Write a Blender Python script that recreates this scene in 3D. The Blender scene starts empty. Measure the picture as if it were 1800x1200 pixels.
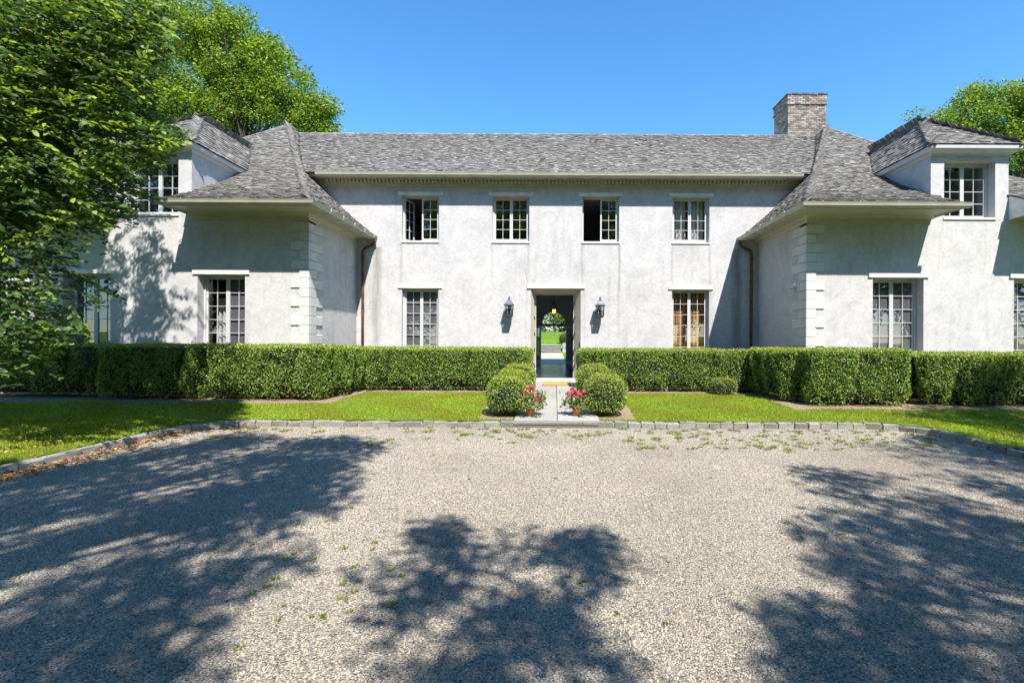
import bpy, math, random
import numpy as np
from mathutils import Vector, Matrix
random.seed(7)
rng = np.random.default_rng(11)
R = math.radians
scene = bpy.context.scene
COL = scene.collection

# ------------------------------------------------------------------ camera, sky, sun, exposure
F, VX, VY, CH = 850.0, 975.0, 595.0, 1.6          # focal length in pixels of the 1800 px photo, vanishing point, eye height
cam = bpy.data.cameras.new("camera")
cam.sensor_width = 36.0
cam.lens = F / 1800 * 36
cam.shift_x = -(VX - 900) / 1800
cam.shift_y = -(600 - VY) / 1800
cam.clip_end = 2000
camo = bpy.data.objects.new("camera", cam)
COL.objects.link(camo)
camo.matrix_world = Matrix.Translation((0, 0, CH)) @ Matrix.Rotation(R(90), 4, 'X') @ Matrix.Rotation(0.0048, 4, 'Z')
scene.camera = camo

SUN = Vector((0.375, -1.0, 1.38)).normalized()     # direction towards the sun
elev = math.asin(SUN.z)
world = bpy.data.worlds.new("World")
scene.world = world
world.use_nodes = True
wn = world.node_tree
bg = wn.nodes["Background"]
sky = wn.nodes.new("ShaderNodeTexSky")
sky.sky_type = 'NISHITA'
sky.sun_disc = False
sky.sun_elevation = elev
sky.sun_rotation = math.atan2(SUN.x, SUN.y)
sky.air_density = 1.0
sky.dust_density = 0.0
sky.ozone_density = 6.0
hsv = wn.nodes.new("ShaderNodeHueSaturation")      # a clear, deep blue sky all over
hsv.inputs['Saturation'].default_value = 1.17
hsv.inputs['Hue'].default_value = 0.494
wn.links.new(sky.outputs[0], hsv.inputs['Color'])
wn.links.new(hsv.outputs[0], bg.inputs[0])
bg.inputs[1].default_value = 0.15
sl = bpy.data.lights.new("sun", 'SUN')
sl.energy = 5.0
sl.angle = R(0.55)
sl.color = (1.0, 0.95, 0.87)
so = bpy.data.objects.new("sun", sl)
COL.objects.link(so)
so.rotation_euler = (-SUN).to_track_quat('-Z', 'Y').to_euler()
vs = scene.view_settings
vs.view_transform = 'Standard'
vs.look = 'None'
vs.exposure = 1.0
vs.gamma = 1.0
vs.use_curve_mapping = False
scene.cycles.max_bounces = 8
scene.cycles.transparent_max_bounces = 16
scene.cycles.use_denoising = True

# ------------------------------------------------------------------ helpers
def px2(px, py, Y=None, z=None):
    """A photo pixel turned into a point: at depth Y, or on the level z."""
    if Y is None:
        Y = (CH - z) * F / (py - VY - (px - VX) * 0.0048)
    return ((px - VX) / F * Y, Y, CH - (py - VY - (px - VX) * 0.0048) / F * Y)

def topx(p):
    return (VX + F * p[0] / p[1], VY - F * (p[2] - CH) / p[1])

def props(o, label=None, cat=None, group=None, kind=None):
    if label: o["label"] = label
    if cat: o["category"] = cat
    if group: o["group"] = group
    if kind: o["kind"] = kind
    return o

def empty(name, loc=(0, 0, 0), rz=0.0, **kw):
    o = bpy.data.objects.new(name, None)
    o.empty_display_size = 0.2
    COL.objects.link(o)
    o.location = loc
    o.rotation_euler = (0, 0, rz)
    return props(o, **kw)

def link(name, me, parent=None, **kw):
    o = bpy.data.objects.new(name, me)
    COL.objects.link(o)
    if parent is not None:
        o.parent = parent
    return props(o, **kw)

def np_mesh(name, V, faces, mat, col=None, smooth=False):
    """faces: list of (n,k) index arrays"""
    me = bpy.data.meshes.new(name)
    V = np.asarray(V, np.float32)
    me.vertices.add(len(V))
    me.vertices.foreach_set("co", V.ravel())
    idx = np.concatenate([np.asarray(f, np.int32).ravel() for f in faces])
    tot = np.concatenate([np.full(len(f), f.shape[1], np.int32) for f in faces])
    me.loops.add(len(idx))
    me.loops.foreach_set("vertex_index", idx)
    me.polygons.add(len(tot))
    st = np.concatenate([[0], np.cumsum(tot)[:-1]]).astype(np.int32)
    me.polygons.foreach_set("loop_start", st)
    me.polygons.foreach_set("loop_total", tot)
    if smooth:
        me.polygons.foreach_set("use_smooth", np.ones(len(tot), bool))
    if col is not None:
        a = me.color_attributes.new("col", 'FLOAT_COLOR', 'POINT')
        c = np.ones((len(V), 4), np.float32)
        c[:, :3] = col
        a.data.foreach_set("color", c.ravel())
    me.update(calc_edges=True)
    if mat is not None:
        me.materials.append(mat)
    return me

class MB:
    """collects simple shapes into one mesh"""
    def __init__(s):
        s.v = []; s.f = []; s.c = []; s.smooth = []
    def add(s, vs, fs, col=None, smooth=False):
        b = len(s.v)
        s.v.extend(vs)
        s.f.extend([tuple(i + b for i in f) for f in fs])
        s.smooth.extend([smooth] * len(fs))
        s.c.extend([col or (1, 1, 1)] * len(vs))
        return s
    def box(s, x0, x1, y0, y1, z0, z1, col=None):
        vs = [(x0,y0,z0),(x1,y0,z0),(x1,y1,z0),(x0,y1,z0),(x0,y0,z1),(x1,y0,z1),(x1,y1,z1),(x0,y1,z1)]
        return s.add(vs, [(0,3,2,1),(4,5,6,7),(0,1,5,4),(1,2,6,5),(2,3,7,6),(3,0,4,7)], col)
    def bevbox(s, x0, x1, y0, y1, z0, z1, b=0.01, col=None, j=0.0):
        """box with chamfered vertical and top edges, corners jittered by j"""
        def ring(xa, xb, ya, yb, z, c):
            return [(xa+c,ya,z),(xb-c,ya,z),(xb,ya+c,z),(xb,yb-c,z),(xb-c,yb,z),(xa+c,yb,z),(xa,yb-c,z),(xa,ya+c,z)]
        vs = ring(x0,x1,y0,y1,z0,b) + ring(x0,x1,y0,y1,z1-b,b) + ring(x0+b,x1-b,y0+b,y1-b,z1,b)
        if j: vs = [(a+random.uniform(-j,j), q+random.uniform(-j,j), w+random.uniform(-j,j)) for a,q,w in vs]
        fs = [tuple(range(7,-1,-1)), tuple(range(16,24))]
        for k in (0, 8):
            for i in range(8):
                n = (i+1) % 8
                fs.append((k+i, k+n, k+8+n, k+8+i))
        return s.add(vs, fs, col)
    def quad(s, a, b, c, d, col=None):
        return s.add([a,b,c,d], [(0,1,2,3)], col)
    def tube(s, pts, rad, n=8, cap=True, col=None):
        pts = [Vector(p) for p in pts]
        if not hasattr(rad, '__len__'): rad = [rad]*len(pts)
        vs = []; fs = []
        up = Vector((0.13, 0.27, 0.95))
        for i, p in enumerate(pts):
            t = (pts[min(i+1,len(pts)-1)] - pts[max(i-1,0)]).normalized()
            a = t.cross(up)
            if a.length < 1e-3: a = t.cross(Vector((1,0,0)))
            a.normalize(); b = t.cross(a)
            for k in range(n):
                w = 2*math.pi*k/n
                vs.append(tuple(p + a*math.cos(w)*rad[i] + b*math.sin(w)*rad[i]))
        for i in range(len(pts)-1):
            for k in range(n):
                m = (k+1) % n
                fs.append((i*n+k, i*n+m, (i+1)*n+m, (i+1)*n+k))
        if cap:
            fs.append(tuple(range(n-1,-1,-1))); fs.append(tuple(range((len(pts)-1)*n, len(pts)*n)))
        return s.add(vs, fs, col, True)
    def lathe(s, prof, c=(0,0,0), n=16, col=None, phase=0.0, smooth=True):
        vs = []; fs = []
        for r, z in prof:
            for k in range(n):
                w = 2*math.pi*k/n + phase
                vs.append((c[0]+r*math.cos(w), c[1]+r*math.sin(w), c[2]+z))
        for i in range(len(prof)-1):
            for k in range(n):
                m = (k+1) % n
                fs.append((i*n+k, i*n+m, (i+1)*n+m, (i+1)*n+k))
        fs.append(tuple(range(n-1,-1,-1))); fs.append(tuple(range((len(prof)-1)*n, len(prof)*n)))
        return s.add(vs, fs, col, smooth)
    def sweep(s, prof_pts, closed=False, col=None):
        """prof_pts: list of stations, each a list of 3D points"""
        n = len(prof_pts[0]); vs = [p for st in prof_pts for p in st]; fs = []
        m = n if closed else n-1
        for i in range(len(prof_pts)-1):
            for k in range(m):
                q = (k+1) % n
                fs.append((i*n+k, i*n+q, (i+1)*n+q, (i+1)*n+k))
        fs.append(tuple(range(n-1,-1,-1))); fs.append(tuple(range((len(prof_pts)-1)*n, len(prof_pts)*n)))
        return s.add(vs, fs, col)
    def mesh(s, name, mat, mapx=None):
        me = bpy.data.meshes.new(name)
        v = s.v if mapx is None else [(mapx(a), b, c) for a, b, c in s.v]
        me.from_pydata(v, [], s.f)
        a = me.color_attributes.new("col", 'FLOAT_COLOR', 'POINT')
        c = np.ones((len(v), 4), np.float32)
        c[:, :3] = np.array(s.c, np.float32).reshape(-1, 3)
        a.data.foreach_set("color", c.ravel())
        me.polygons.foreach_set("use_smooth", np.array(s.smooth, bool))
        me.materials.append(mat)
        me.update()
        return me
    def build(s, name, mat, parent=None, mapx=None, **kw):
        return link(name, s.mesh(name, mat, mapx), parent, **kw)

# ------------------------------------------------------------------ materials
def new_mat(name):
    m = bpy.data.materials.new(name)
    m.use_nodes = True
    nt = m.node_tree
    b = nt.nodes["Principled BSDF"]
    return m, nt, b

def N(nt, typ, **kw):
    n = nt.nodes.new(typ)
    for k, v in kw.items():
        if isinstance(k, str) and hasattr(n, k): setattr(n, k, v)
    return n

def ramp(nt, src, stops):
    r = nt.nodes.new("ShaderNodeValToRGB")
    e = r.color_ramp.elements
    while len(e) < len(stops): e.new(0.5)
    for el, (p, c) in zip(e, stops):
        el.position = p
        el.color = (*c, 1) if len(c) == 3 else c
    nt.links.new(src, r.inputs[0])
    return r.outputs[0]

def coords(nt, scale=(1,1,1), kind='Object'):
    tc = nt.nodes.new("ShaderNodeTexCoord")
    mp = nt.nodes.new("ShaderNodeMapping")
    mp.inputs['Scale'].default_value = scale
    nt.links.new(tc.outputs[kind], mp.inputs[0])
    return mp.outputs[0]

def noise(nt, vec, scale, detail=4, rough=0.55):
    n = nt.nodes.new("ShaderNodeTexNoise")
    n.inputs['Scale'].default_value = scale
    n.inputs['Detail'].default_value = detail
    n.inputs['Roughness'].default_value = rough
    if vec is not None: nt.links.new(vec, n.inputs['Vector'])
    return n.outputs[0]

def mixc(nt, fac, a, b, mode='MIX'):
    m = nt.nodes.new("ShaderNodeMix")
    m.data_type = 'RGBA'; m.blend_type = mode
    for sock, val in ((m.inputs[0], fac), (m.inputs[6], a), (m.inputs[7], b)):
        if isinstance(val, (int, float)): sock.default_value = val
        elif isinstance(val, tuple): sock.default_value = (*val, 1) if len(val) == 3 else val
        else: nt.links.new(val, sock)
    return m.outputs[2]

def bump(nt, b, h, strength=0.3, dist=0.02):
    n = nt.nodes.new("ShaderNodeBump")
    n.inputs['Strength'].default_value = strength
    n.inputs['Distance'].default_value = dist
    nt.links.new(h, n.inputs['Height'])
    nt.links.new(n.outputs[0], b.inputs['Normal'])

def attr(nt, name="col"):
    a = nt.nodes.new("ShaderNodeAttribute"); a.attribute_name = name
    return a.outputs[0]

def simple(name, color, rough=0.6, metal=0.0, var=0.12, scale=6, bmp=0.0, spec=0.4):
    m, nt, b = new_mat(name)
    v = coords(nt)
    n = noise(nt, v, scale, 5)
    lo = tuple(c*(1-var) for c in color); hi = tuple(min(1, c*(1+var)) for c in color)
    nt.links.new(ramp(nt, n, [(0.3, lo), (0.7, hi)]), b.inputs['Base Color'])
    b.inputs['Roughness'].default_value = rough
    b.inputs['Metallic'].default_value = metal
    b.inputs['Specular IOR Level'].default_value = spec
    if bmp: bump(nt, b, noise(nt, v, scale*8, 4), bmp, 0.01)
    return m

STREAKS = [(-5.5,0.16,4.4,-0.5,0.81),(5.62,0.18,4.4,-0.5,1),(-4.75,0.05,4.5,2.9,0.39),(-1.95,0.05,4.5,3.2,0.36),(-0.82,0.05,4.5,3.0,0.36),(0.84,0.05,4.5,2.4,0.55),(1.97,0.06,4.5,1.6,0.59),(3.62,0.05,4.5,2.8,0.33),(4.2,0.4,4.5,3.9,0.29),(4.77,0.05,4.5,2.6,0.44),(0.92,0.04,3.1,1.2,0.33),(-0.87,0.04,3.1,1.0,0.26)]
def stucco(main=False):
    m, nt, b = new_mat("stucco_streaked" if main else "stucco")
    v = coords(nt)
    n1 = noise(nt, v, 1.1, 8, 0.68); n2 = noise(nt, v, 3.6, 8, 0.7)
    n2.node.inputs['Distortion'].default_value = 1.6; n1.node.inputs['Distortion'].default_value = 0.8
    st = noise(nt, coords(nt, (5.0, 5.0, 0.35)), 1.0, 4, 0.6)
    c1 = ramp(nt, n1, [(0.3, (0.425,0.413,0.415)), (0.5, (0.495,0.48,0.48)), (0.72, (0.55,0.533,0.533))])
    c2 = ramp(nt, n2, [(0.35, (0.80,0.80,0.815)), (0.55, (1,1,1)), (0.75, (1.0,0.99,0.97))])
    c = mixc(nt, 0.75, c1, c2, 'MULTIPLY')
    c3 = ramp(nt, st, [(0.28, (0.72,0.72,0.72)), (0.45, (1,1,1))])
    c = mixc(nt, 0.5, c, c3, 'MULTIPLY')
    c = mixc(nt, 0.5, c, ramp(nt, noise(nt, v, 16, 6, 0.7), [(0.36, (0.80,0.80,0.80)), (0.56, (1.02,1.02,1.02))]), 'MULTIPLY')
    if main:      # rain streaks under sill ends and below the roof valleys
        def mth(op, a, b_=None, cl=False):
            n = nt.nodes.new("ShaderNodeMath"); n.operation = op; n.use_clamp = cl
            for i, q in enumerate((a, b_)):
                if q is None: continue
                if isinstance(q, (int, float)): n.inputs[i].default_value = q
                else: nt.links.new(q, n.inputs[i])
            return n.outputs[0]
        sp = nt.nodes.new("ShaderNodeSeparateXYZ"); nt.links.new(v, sp.inputs[0])
        wob = mth('MULTIPLY', mth('SUBTRACT', noise(nt, coords(nt, (1,1,0.6)), 1.4, 3), 0.5), 0.12)
        xw = mth('ADD', sp.outputs[0], wob)
        tot = None
        for x0, hw, zt, zb, k in STREAKS:
            d = mth('SUBTRACT', 1.0, mth('DIVIDE', mth('ABSOLUTE', mth('SUBTRACT', xw, x0)), hw), True)
            f = mth('DIVIDE', mth('SUBTRACT', sp.outputs[2], zb), zt-zb, True)
            below = mth('LESS_THAN', sp.outputs[2], zt)
            q = mth('MULTIPLY', mth('MULTIPLY', mth('MULTIPLY', mth('POWER', d, 0.6), mth('POWER', f, 0.5)), below), k)
            tot = q if tot is None else mth('ADD', tot, q)
        tot = mth('MULTIPLY', tot, mth('MULTIPLY', noise(nt, coords(nt, (9,9,1.2)), 1.0, 4), 1.7), True)
        c = mixc(nt, tot, c, (0.19,0.175,0.15))
    nt.links.new(c, b.inputs['Base Color'])
    b.inputs['Roughness'].default_value = 0.9
    b.inputs['Specular IOR Level'].default_value = 0.2
    bump(nt, b, noise(nt, v, 40, 6, 0.6), 0.25, 0.006)
    return m

def attr_mat(name, rough=0.85, bscale=60, bs=0.3, var=0.25, vscale=(1,1,1), spec=0.3):
    m, nt, b = new_mat(name)
    v = coords(nt, vscale)
    n = noise(nt, v, 14, 5, 0.65)
    g = ramp(nt, n, [(0.28, (1-var,)*3), (0.72, (1+var*0.4,)*3)])
    nt.links.new(mixc(nt, 1.0, attr(nt), g, 'MULTIPLY'), b.inputs['Base Color'])
    b.inputs['Roughness'].default_value = rough
    b.inputs['Specular IOR Level'].default_value = spec
    if bs: bump(nt, b, noise(nt, v, bscale, 4), bs, 0.008)
    return m

def leaf_mat(name, gloss=0.45, trans=0.35, tint=(1.25,1.2,0.55)):
    m, nt, b = new_mat(name)
    a = attr(nt)
    nt.links.new(a, b.inputs['Base Color'])
    b.inputs['Roughness'].default_value = gloss
    b.inputs['Specular IOR Level'].default_value = 0.35
    t = nt.nodes.new("ShaderNodeBsdfTranslucent")
    nt.links.new(mixc(nt, 1.0, a, tint, 'MULTIPLY'), t.inputs[0])
    mx = nt.nodes.new("ShaderNodeMixShader")
    mx.inputs[0].default_value = trans
    nt.links.new(b.outputs[0], mx.inputs[1]); nt.links.new(t.outputs[0], mx.inputs[2])
    nt.links.new(mx.outputs[0], nt.nodes["Material Output"].inputs[0])
    return m

def glass_mat():
    m, nt, b = new_mat("window_glass")
    nt.nodes.remove(b)
    tr = nt.nodes.new("ShaderNodeBsdfTransparent"); tr.inputs[0].default_value = (0.76,0.77,0.80,1)
    gl = nt.nodes.new("ShaderNodeBsdfGlossy"); gl.inputs['Roughness'].default_value = 0.01
    gl.inputs[0].default_value = (0.95,0.97,1,1)
    lw = nt.nodes.new("ShaderNodeLayerWeight"); lw.inputs[0].default_value = 0.5
    p4 = nt.nodes.new("ShaderNodeMath"); p4.operation = 'POWER'; p4.inputs[1].default_value = 4.0
    ma = nt.nodes.new("ShaderNodeMath"); ma.operation = 'MULTIPLY_ADD'; ma.inputs[1].default_value = 0.85; ma.inputs[2].default_value = 0.13
    nt.links.new(lw.outputs['Facing'], p4.inputs[0]); nt.links.new(p4.outputs[0], ma.inputs[0])
    mx = nt.nodes.new("ShaderNodeMixShader")
    nt.links.new(ma.outputs[0], mx.inputs[0]); nt.links.new(tr.outputs[0], mx.inputs[1]); nt.links.new(gl.outputs[0], mx.inputs[2])
    nt.links.new(mx.outputs[0], nt.nodes["Material Output"].inputs[0])
    return m

def gravel_mat(base):
    m, nt, b = new_mat("gravel_base" if base else "gravel_stone")
    if base:
        v = coords(nt)
        vo = nt.nodes.new("ShaderNodeTexVoronoi"); vo.inputs['Scale'].default_value = 75
        nt.links.new(v, vo.inputs['Vector'])
        sep = nt.nodes.new("ShaderNodeSeparateColor"); nt.links.new(vo.outputs['Color'], sep.inputs[0])
        rnd = sep.outputs[0]
    else:
        rnd = nt.nodes.new("ShaderNodeObjectInfo").outputs['Random']
    c = ramp(nt, rnd, [(0.0, (0.13,0.12,0.106)), (0.15, (0.23,0.21,0.182)), (0.3, (0.32,0.292,0.248)),
                       (0.5, (0.392,0.357,0.30)), (0.66, (0.35,0.306,0.245)), (0.8, (0.45,0.41,0.347)), (0.93, (0.392,0.337,0.263)), (1.0, (0.62,0.57,0.495))])
    if base:
        big = noise(nt, v, 0.7, 4, 0.6)
        c = mixc(nt, 0.8, c, ramp(nt, big, [(0.35, (0.82,0.79,0.75)), (0.62, (1.0,0.98,0.95))]), 'MULTIPLY')
        d = ramp(nt, vo.outputs['Distance'], [(0.25, (1,1,1)), (0.75, (0.55,0.53,0.5))])
        c = mixc(nt, 0.8, c, d, 'MULTIPLY')
        bump(nt, b, ramp(nt, vo.outputs['Distance'], [(0.0, (1,1,1)), (0.8, (0,0,0))]), 0.9, 0.012)
    else:
        geo = nt.nodes.new('ShaderNodeNewGeometry')
        big = noise(nt, geo.outputs['Position'], 0.55, 5, 0.6)
        c = mixc(nt, 0.85, c, ramp(nt, big, [(0.33, (0.74,0.71,0.68)), (0.5, (0.95,0.94,0.93)), (0.66, (1.16,1.13,1.08))]), 'MULTIPLY')
    nt.links.new(c, b.inputs['Base Color'])
    b.inputs['Roughness'].default_value = 0.85
    b.inputs['Specular IOR Level'].default_value = 0.2
    return m

def ground_mat(name, stops, s1=0.6, s2=18, bs=0.5):
    m, nt, b = new_mat(name)
    v = coords(nt)
    n = noise(nt, v, s2, 6, 0.65)
    c = ramp(nt, n, stops)
    g = ramp(nt, noise(nt, v, s1, 4), [(0.3, (0.75,0.78,0.7)), (0.7, (1,1,1))])
    nt.links.new(mixc(nt, 0.8, c, g, 'MULTIPLY'), b.inputs['Base Color'])
    b.inputs['Roughness'].default_value = 0.95
    b.inputs['Specular IOR Level'].default_value = 0.1
    bump(nt, b, noise(nt, v, s2*3, 5), bs, 0.02)
    return m

def wood_floor():
    m, nt, b = new_mat("dark_floorboards")
    br = nt.nodes.new("ShaderNodeTexBrick")
    nt.links.new(coords(nt, (0.5, 4.0, 1)), br.inputs['Vector'])
    br.inputs['Scale'].default_value = 1.0
    br.inputs['Color1'].default_value = (0.030,0.036,0.05,1); br.inputs['Color2'].default_value = (0.045,0.052,0.07,1)
    br.inputs['Mortar'].default_value = (0.006,0.006,0.008,1); br.inputs['Mortar Size'].default_value = 0.02
    nt.links.new(br.outputs[0], b.inputs['Base Color'])
    b.inputs['Roughness'].default_value = 0.22
    return m

def emit(name, col, s):
    m, nt, b = new_mat(name)
    b.inputs['Base Color'].default_value = (*col, 1)
    b.inputs['Emission Color'].default_value = (*col, 1)
    b.inputs['Emission Strength'].default_value = s
    return m

def weave():
    m, nt, b = new_mat("bamboo_weave")
    w = nt.nodes.new("ShaderNodeTexWave"); w.bands_direction = 'Z'
    w.inputs['Scale'].default_value = 22; w.inputs['Distortion'].default_value = 1.5
    nt.links.new(coords(nt), w.inputs['Vector'])
    w2 = nt.nodes.new("ShaderNodeTexWave"); w2.bands_direction = 'X'; w2.inputs['Scale'].default_value = 2.4
    nt.links.new(coords(nt), w2.inputs['Vector'])
    c = ramp(nt, w.outputs[0], [(0.2, (0.34,0.15,0.045)), (0.8, (0.80,0.46,0.18))])
    c = mixc(nt, 0.6, c, ramp(nt, w2.outputs[0], [(0.05, (0.3,0.22,0.15)), (0.2, (1,1,1))]), 'MULTIPLY')
    nt.links.new(c, b.inputs['Base Color']); b.inputs['Roughness'].default_value = 0.8
    return m

def screen_mat():
    m, nt, b = new_mat("insect_screen")
    b.inputs['Base Color'].default_value = (0.23,0.22,0.245,1)
    b.inputs['Roughness'].default_value = 0.8
    tr = nt.nodes.new("ShaderNodeBsdfTransparent")
    mx = nt.nodes.new("ShaderNodeMixShader"); mx.inputs[0].default_value = 0.72
    nt.links.new(tr.outputs[0], mx.inputs[1]); nt.links.new(b.outputs[0], mx.inputs[2])
    nt.links.new(mx.outputs[0], nt.nodes["Material Output"].inputs[0])
    return m

M = dict(
    stucco=stucco(), stucco_main=stucco(True),
    sash=simple("window_paint", (0.49,0.49,0.485), 0.5, var=0.06),
    screen=screen_mat(),
    trim=simple("white_trim_paint", (0.63,0.62,0.585), 0.55, var=0.14, scale=5),
    cream=simple("cream_trim_paint", (0.46,0.43,0.345), 0.55, var=0.10, scale=3),
    stone=attr_mat("quoin_stone", 0.9, 40, 0.25, 0.14),
    shingle=attr_mat("cedar_shingle", 0.95, 30, 0.4, 0.35, (3, 3, 1), 0.1),
    deck=simple("roof_underlay", (0.045,0.04,0.036), 0.95),
    copper=simple("aged_copper", (0.15,0.07,0.035), 0.55, 0.5, 0.35, 5),
    glass=glass_mat(),
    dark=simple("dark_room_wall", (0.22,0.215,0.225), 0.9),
    hall=simple("grey_hall_plaster", (0.74,0.74,0.75), 0.85, var=0.03),
    floor=wood_floor(),
    lead=simple("weathered_lantern_metal", (0.085,0.095,0.11), 0.5, 0.3, 0.3, 12),
    iron=simple("black_iron", (0.02,0.02,0.022), 0.5, 0.3),
    brick=attr_mat("weathered_brick", 0.95, 50, 0.4, 0.25),
    mortar=simple("lime_mortar", (0.33,0.31,0.28), 0.95, var=0.3, scale=14),
    kerb=attr_mat("granite_kerb", 0.95, 22, 0.9, 0.6),
    slab=attr_mat("bluestone", 0.85, 25, 0.25, 0.22),
    bark=simple("bark", (0.085,0.068,0.052), 0.95, var=0.4, scale=9, bmp=0.8),
    palebark=simple("pale_bark", (0.16,0.145,0.125), 0.95, var=0.4, scale=9, bmp=0.8),
    leaf=leaf_mat("broad_leaf", 0.42, 0.42),
    box=leaf_mat("boxwood_leaf", 0.42, 0.25, (1.2,1.15,0.5)),
    far=leaf_mat("far_tree_leaf", 0.55, 0.42),
    grassblade=leaf_mat("grass_blade", 0.6, 0.35, (1.15,1.15,0.5)),
    petal=leaf_mat("geranium_petal", 0.5, 0.3, (1.2,0.8,0.9)),
    litter=leaf_mat("dead_leaf", 0.8, 0.15, (1,0.9,0.8)),
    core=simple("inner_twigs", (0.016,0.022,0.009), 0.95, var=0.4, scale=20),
    gravel=gravel_mat(True), pebble=gravel_mat(False),
    lawn=ground_mat("lawn_soil", [(0.3, (0.06,0.10,0.015)), (0.5, (0.10,0.155,0.02)), (0.7, (0.16,0.19,0.035))]),
    soil=ground_mat("dry_mulch", [(0.3, (0.15,0.105,0.065)), (0.5, (0.29,0.215,0.14)), (0.7, (0.42,0.33,0.23))], 1.5, 25, 0.8),
    grass_far=ground_mat("garden_grass", [(0.3, (0.075,0.14,0.012)), (0.5, (0.12,0.21,0.015)), (0.7, (0.19,0.27,0.03))], 0.3, 6),
    sandy=ground_mat("sandy_path", [(0.3, (0.36,0.31,0.25)), (0.6, (0.52,0.46,0.39))], 0.6, 30),
    terracotta=simple("terracotta", (0.44,0.16,0.07), 0.85, var=0.3, scale=10),
    coir=simple("coir", (0.52,0.27,0.06), 0.98, var=0.2, scale=60, bmp=0.8),
    curtain=simple("white_curtain", (0.72,0.71,0.68), 0.9, var=0.04),
    bamboo=weave(),
    bulb=emit("warm_bulb", (1.0,0.5,0.16), 4.0),
    candle=simple("candle_tube", (0.8,0.78,0.7), 0.5, var=0.02),
    sensor=simple("white_plastic", (0.72,0.73,0.75), 0.4, var=0.03),
)

# ------------------------------------------------------------------ the house: walls
YM, YW, YB = 14.93, 12.0, 23.45          # main facade, wing fronts, rear wall of the hall
house = empty("house", (0, YM, 0), label="grey stucco manor house with shingled hip roofs and two projecting wings", cat="house")
house_off = Matrix.Translation((0, -YM, 0))
def hpart(mb, name, mat, parent=None, mapx=None, **kw):
    """a part of the house: vertices are given in world space"""
    o = mb.build(name, M[mat], parent or house, mapx, **kw)
    if parent is None: o.matrix_parent_inverse = house_off
    return o

def wall(x0, x1, z0, z1, Y, holes, th=0.33, mapx=None, mat='stucco'):
    xs = sorted({x0, x1, *[h[0] for h in holes], *[h[1] for h in holes]})
    zs = sorted({z0, z1, *[h[2] for h in holes], *[h[3] for h in holes]})
    mb = MB()
    for a, b in zip(xs, xs[1:]):
        for c, d in zip(zs, zs[1:]):
            if any(h[0] <= a and b <= h[1] and h[2] <= c and d <= h[3] for h in holes): continue
            mb.quad((a,Y,c),(b,Y,c),(b,Y,d),(a,Y,d))
            mb.quad((b,Y+th,c),(a,Y+th,c),(a,Y+th,d),(b,Y+th,d))
    for h in holes:
        a, b, c, d = h
        mb.quad((a,Y,c),(a,Y,d),(a,Y+th,d),(a,Y+th,c))
        mb.quad((b,Y,c),(b,Y+th,c),(b,Y+th,d),(b,Y,d))
        mb.quad((a,Y,d),(b,Y,d),(b,Y+th,d),(a,Y+th,d))
        mb.quad((a,Y,c),(a,Y+th,c),(b,Y+th,c),(b,Y,c))
    for x in (x0, x1): mb.quad((x,Y,z0),(x,Y+th,z0),(x,Y+th,z1),(x,Y,z1))
    mb.quad((x0,Y,z1),(x1,Y,z1),(x1,Y+th,z1),(x0,Y+th,z1))
    return hpart(mb, "wall", mat, None, mapx)

UP = [(-4.16, 'ajar'), (-1.37, None), (1.405, 'wide'), (4.19, None)]
UW, UZ0, UZ1 = 1.14, 4.585, 5.99
DOOR = (-0.74, 0.80, 0.27, 3.145)
holes = [(x-UW/2, x+UW/2, UZ0, UZ1) for x, _ in UP]
holes += [(-4.16-0.565, -4.16+0.565, 0.92, 3.13), (4.19-0.575, 4.19+0.575, 0.92, 3.13), DOOR]
wall(-6.35, 6.45, -0.3, 6.5, YM, holes, 0.36, None, "stucco_main")
for a, b in ((-7.65, -6.352), (6.452, 7.78)):
    hpart(MB().box(a, b, YM+0.001, YM+0.36, 4.5, 6.5), "wall", 'stucco')

# unit pane shared by all windows
pane_me = MB().quad((-0.5,0,-0.5),(0.5,0,-0.5),(0.5,0,0.5),(-0.5,0,0.5)).mesh("pane", M['glass'])

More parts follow.
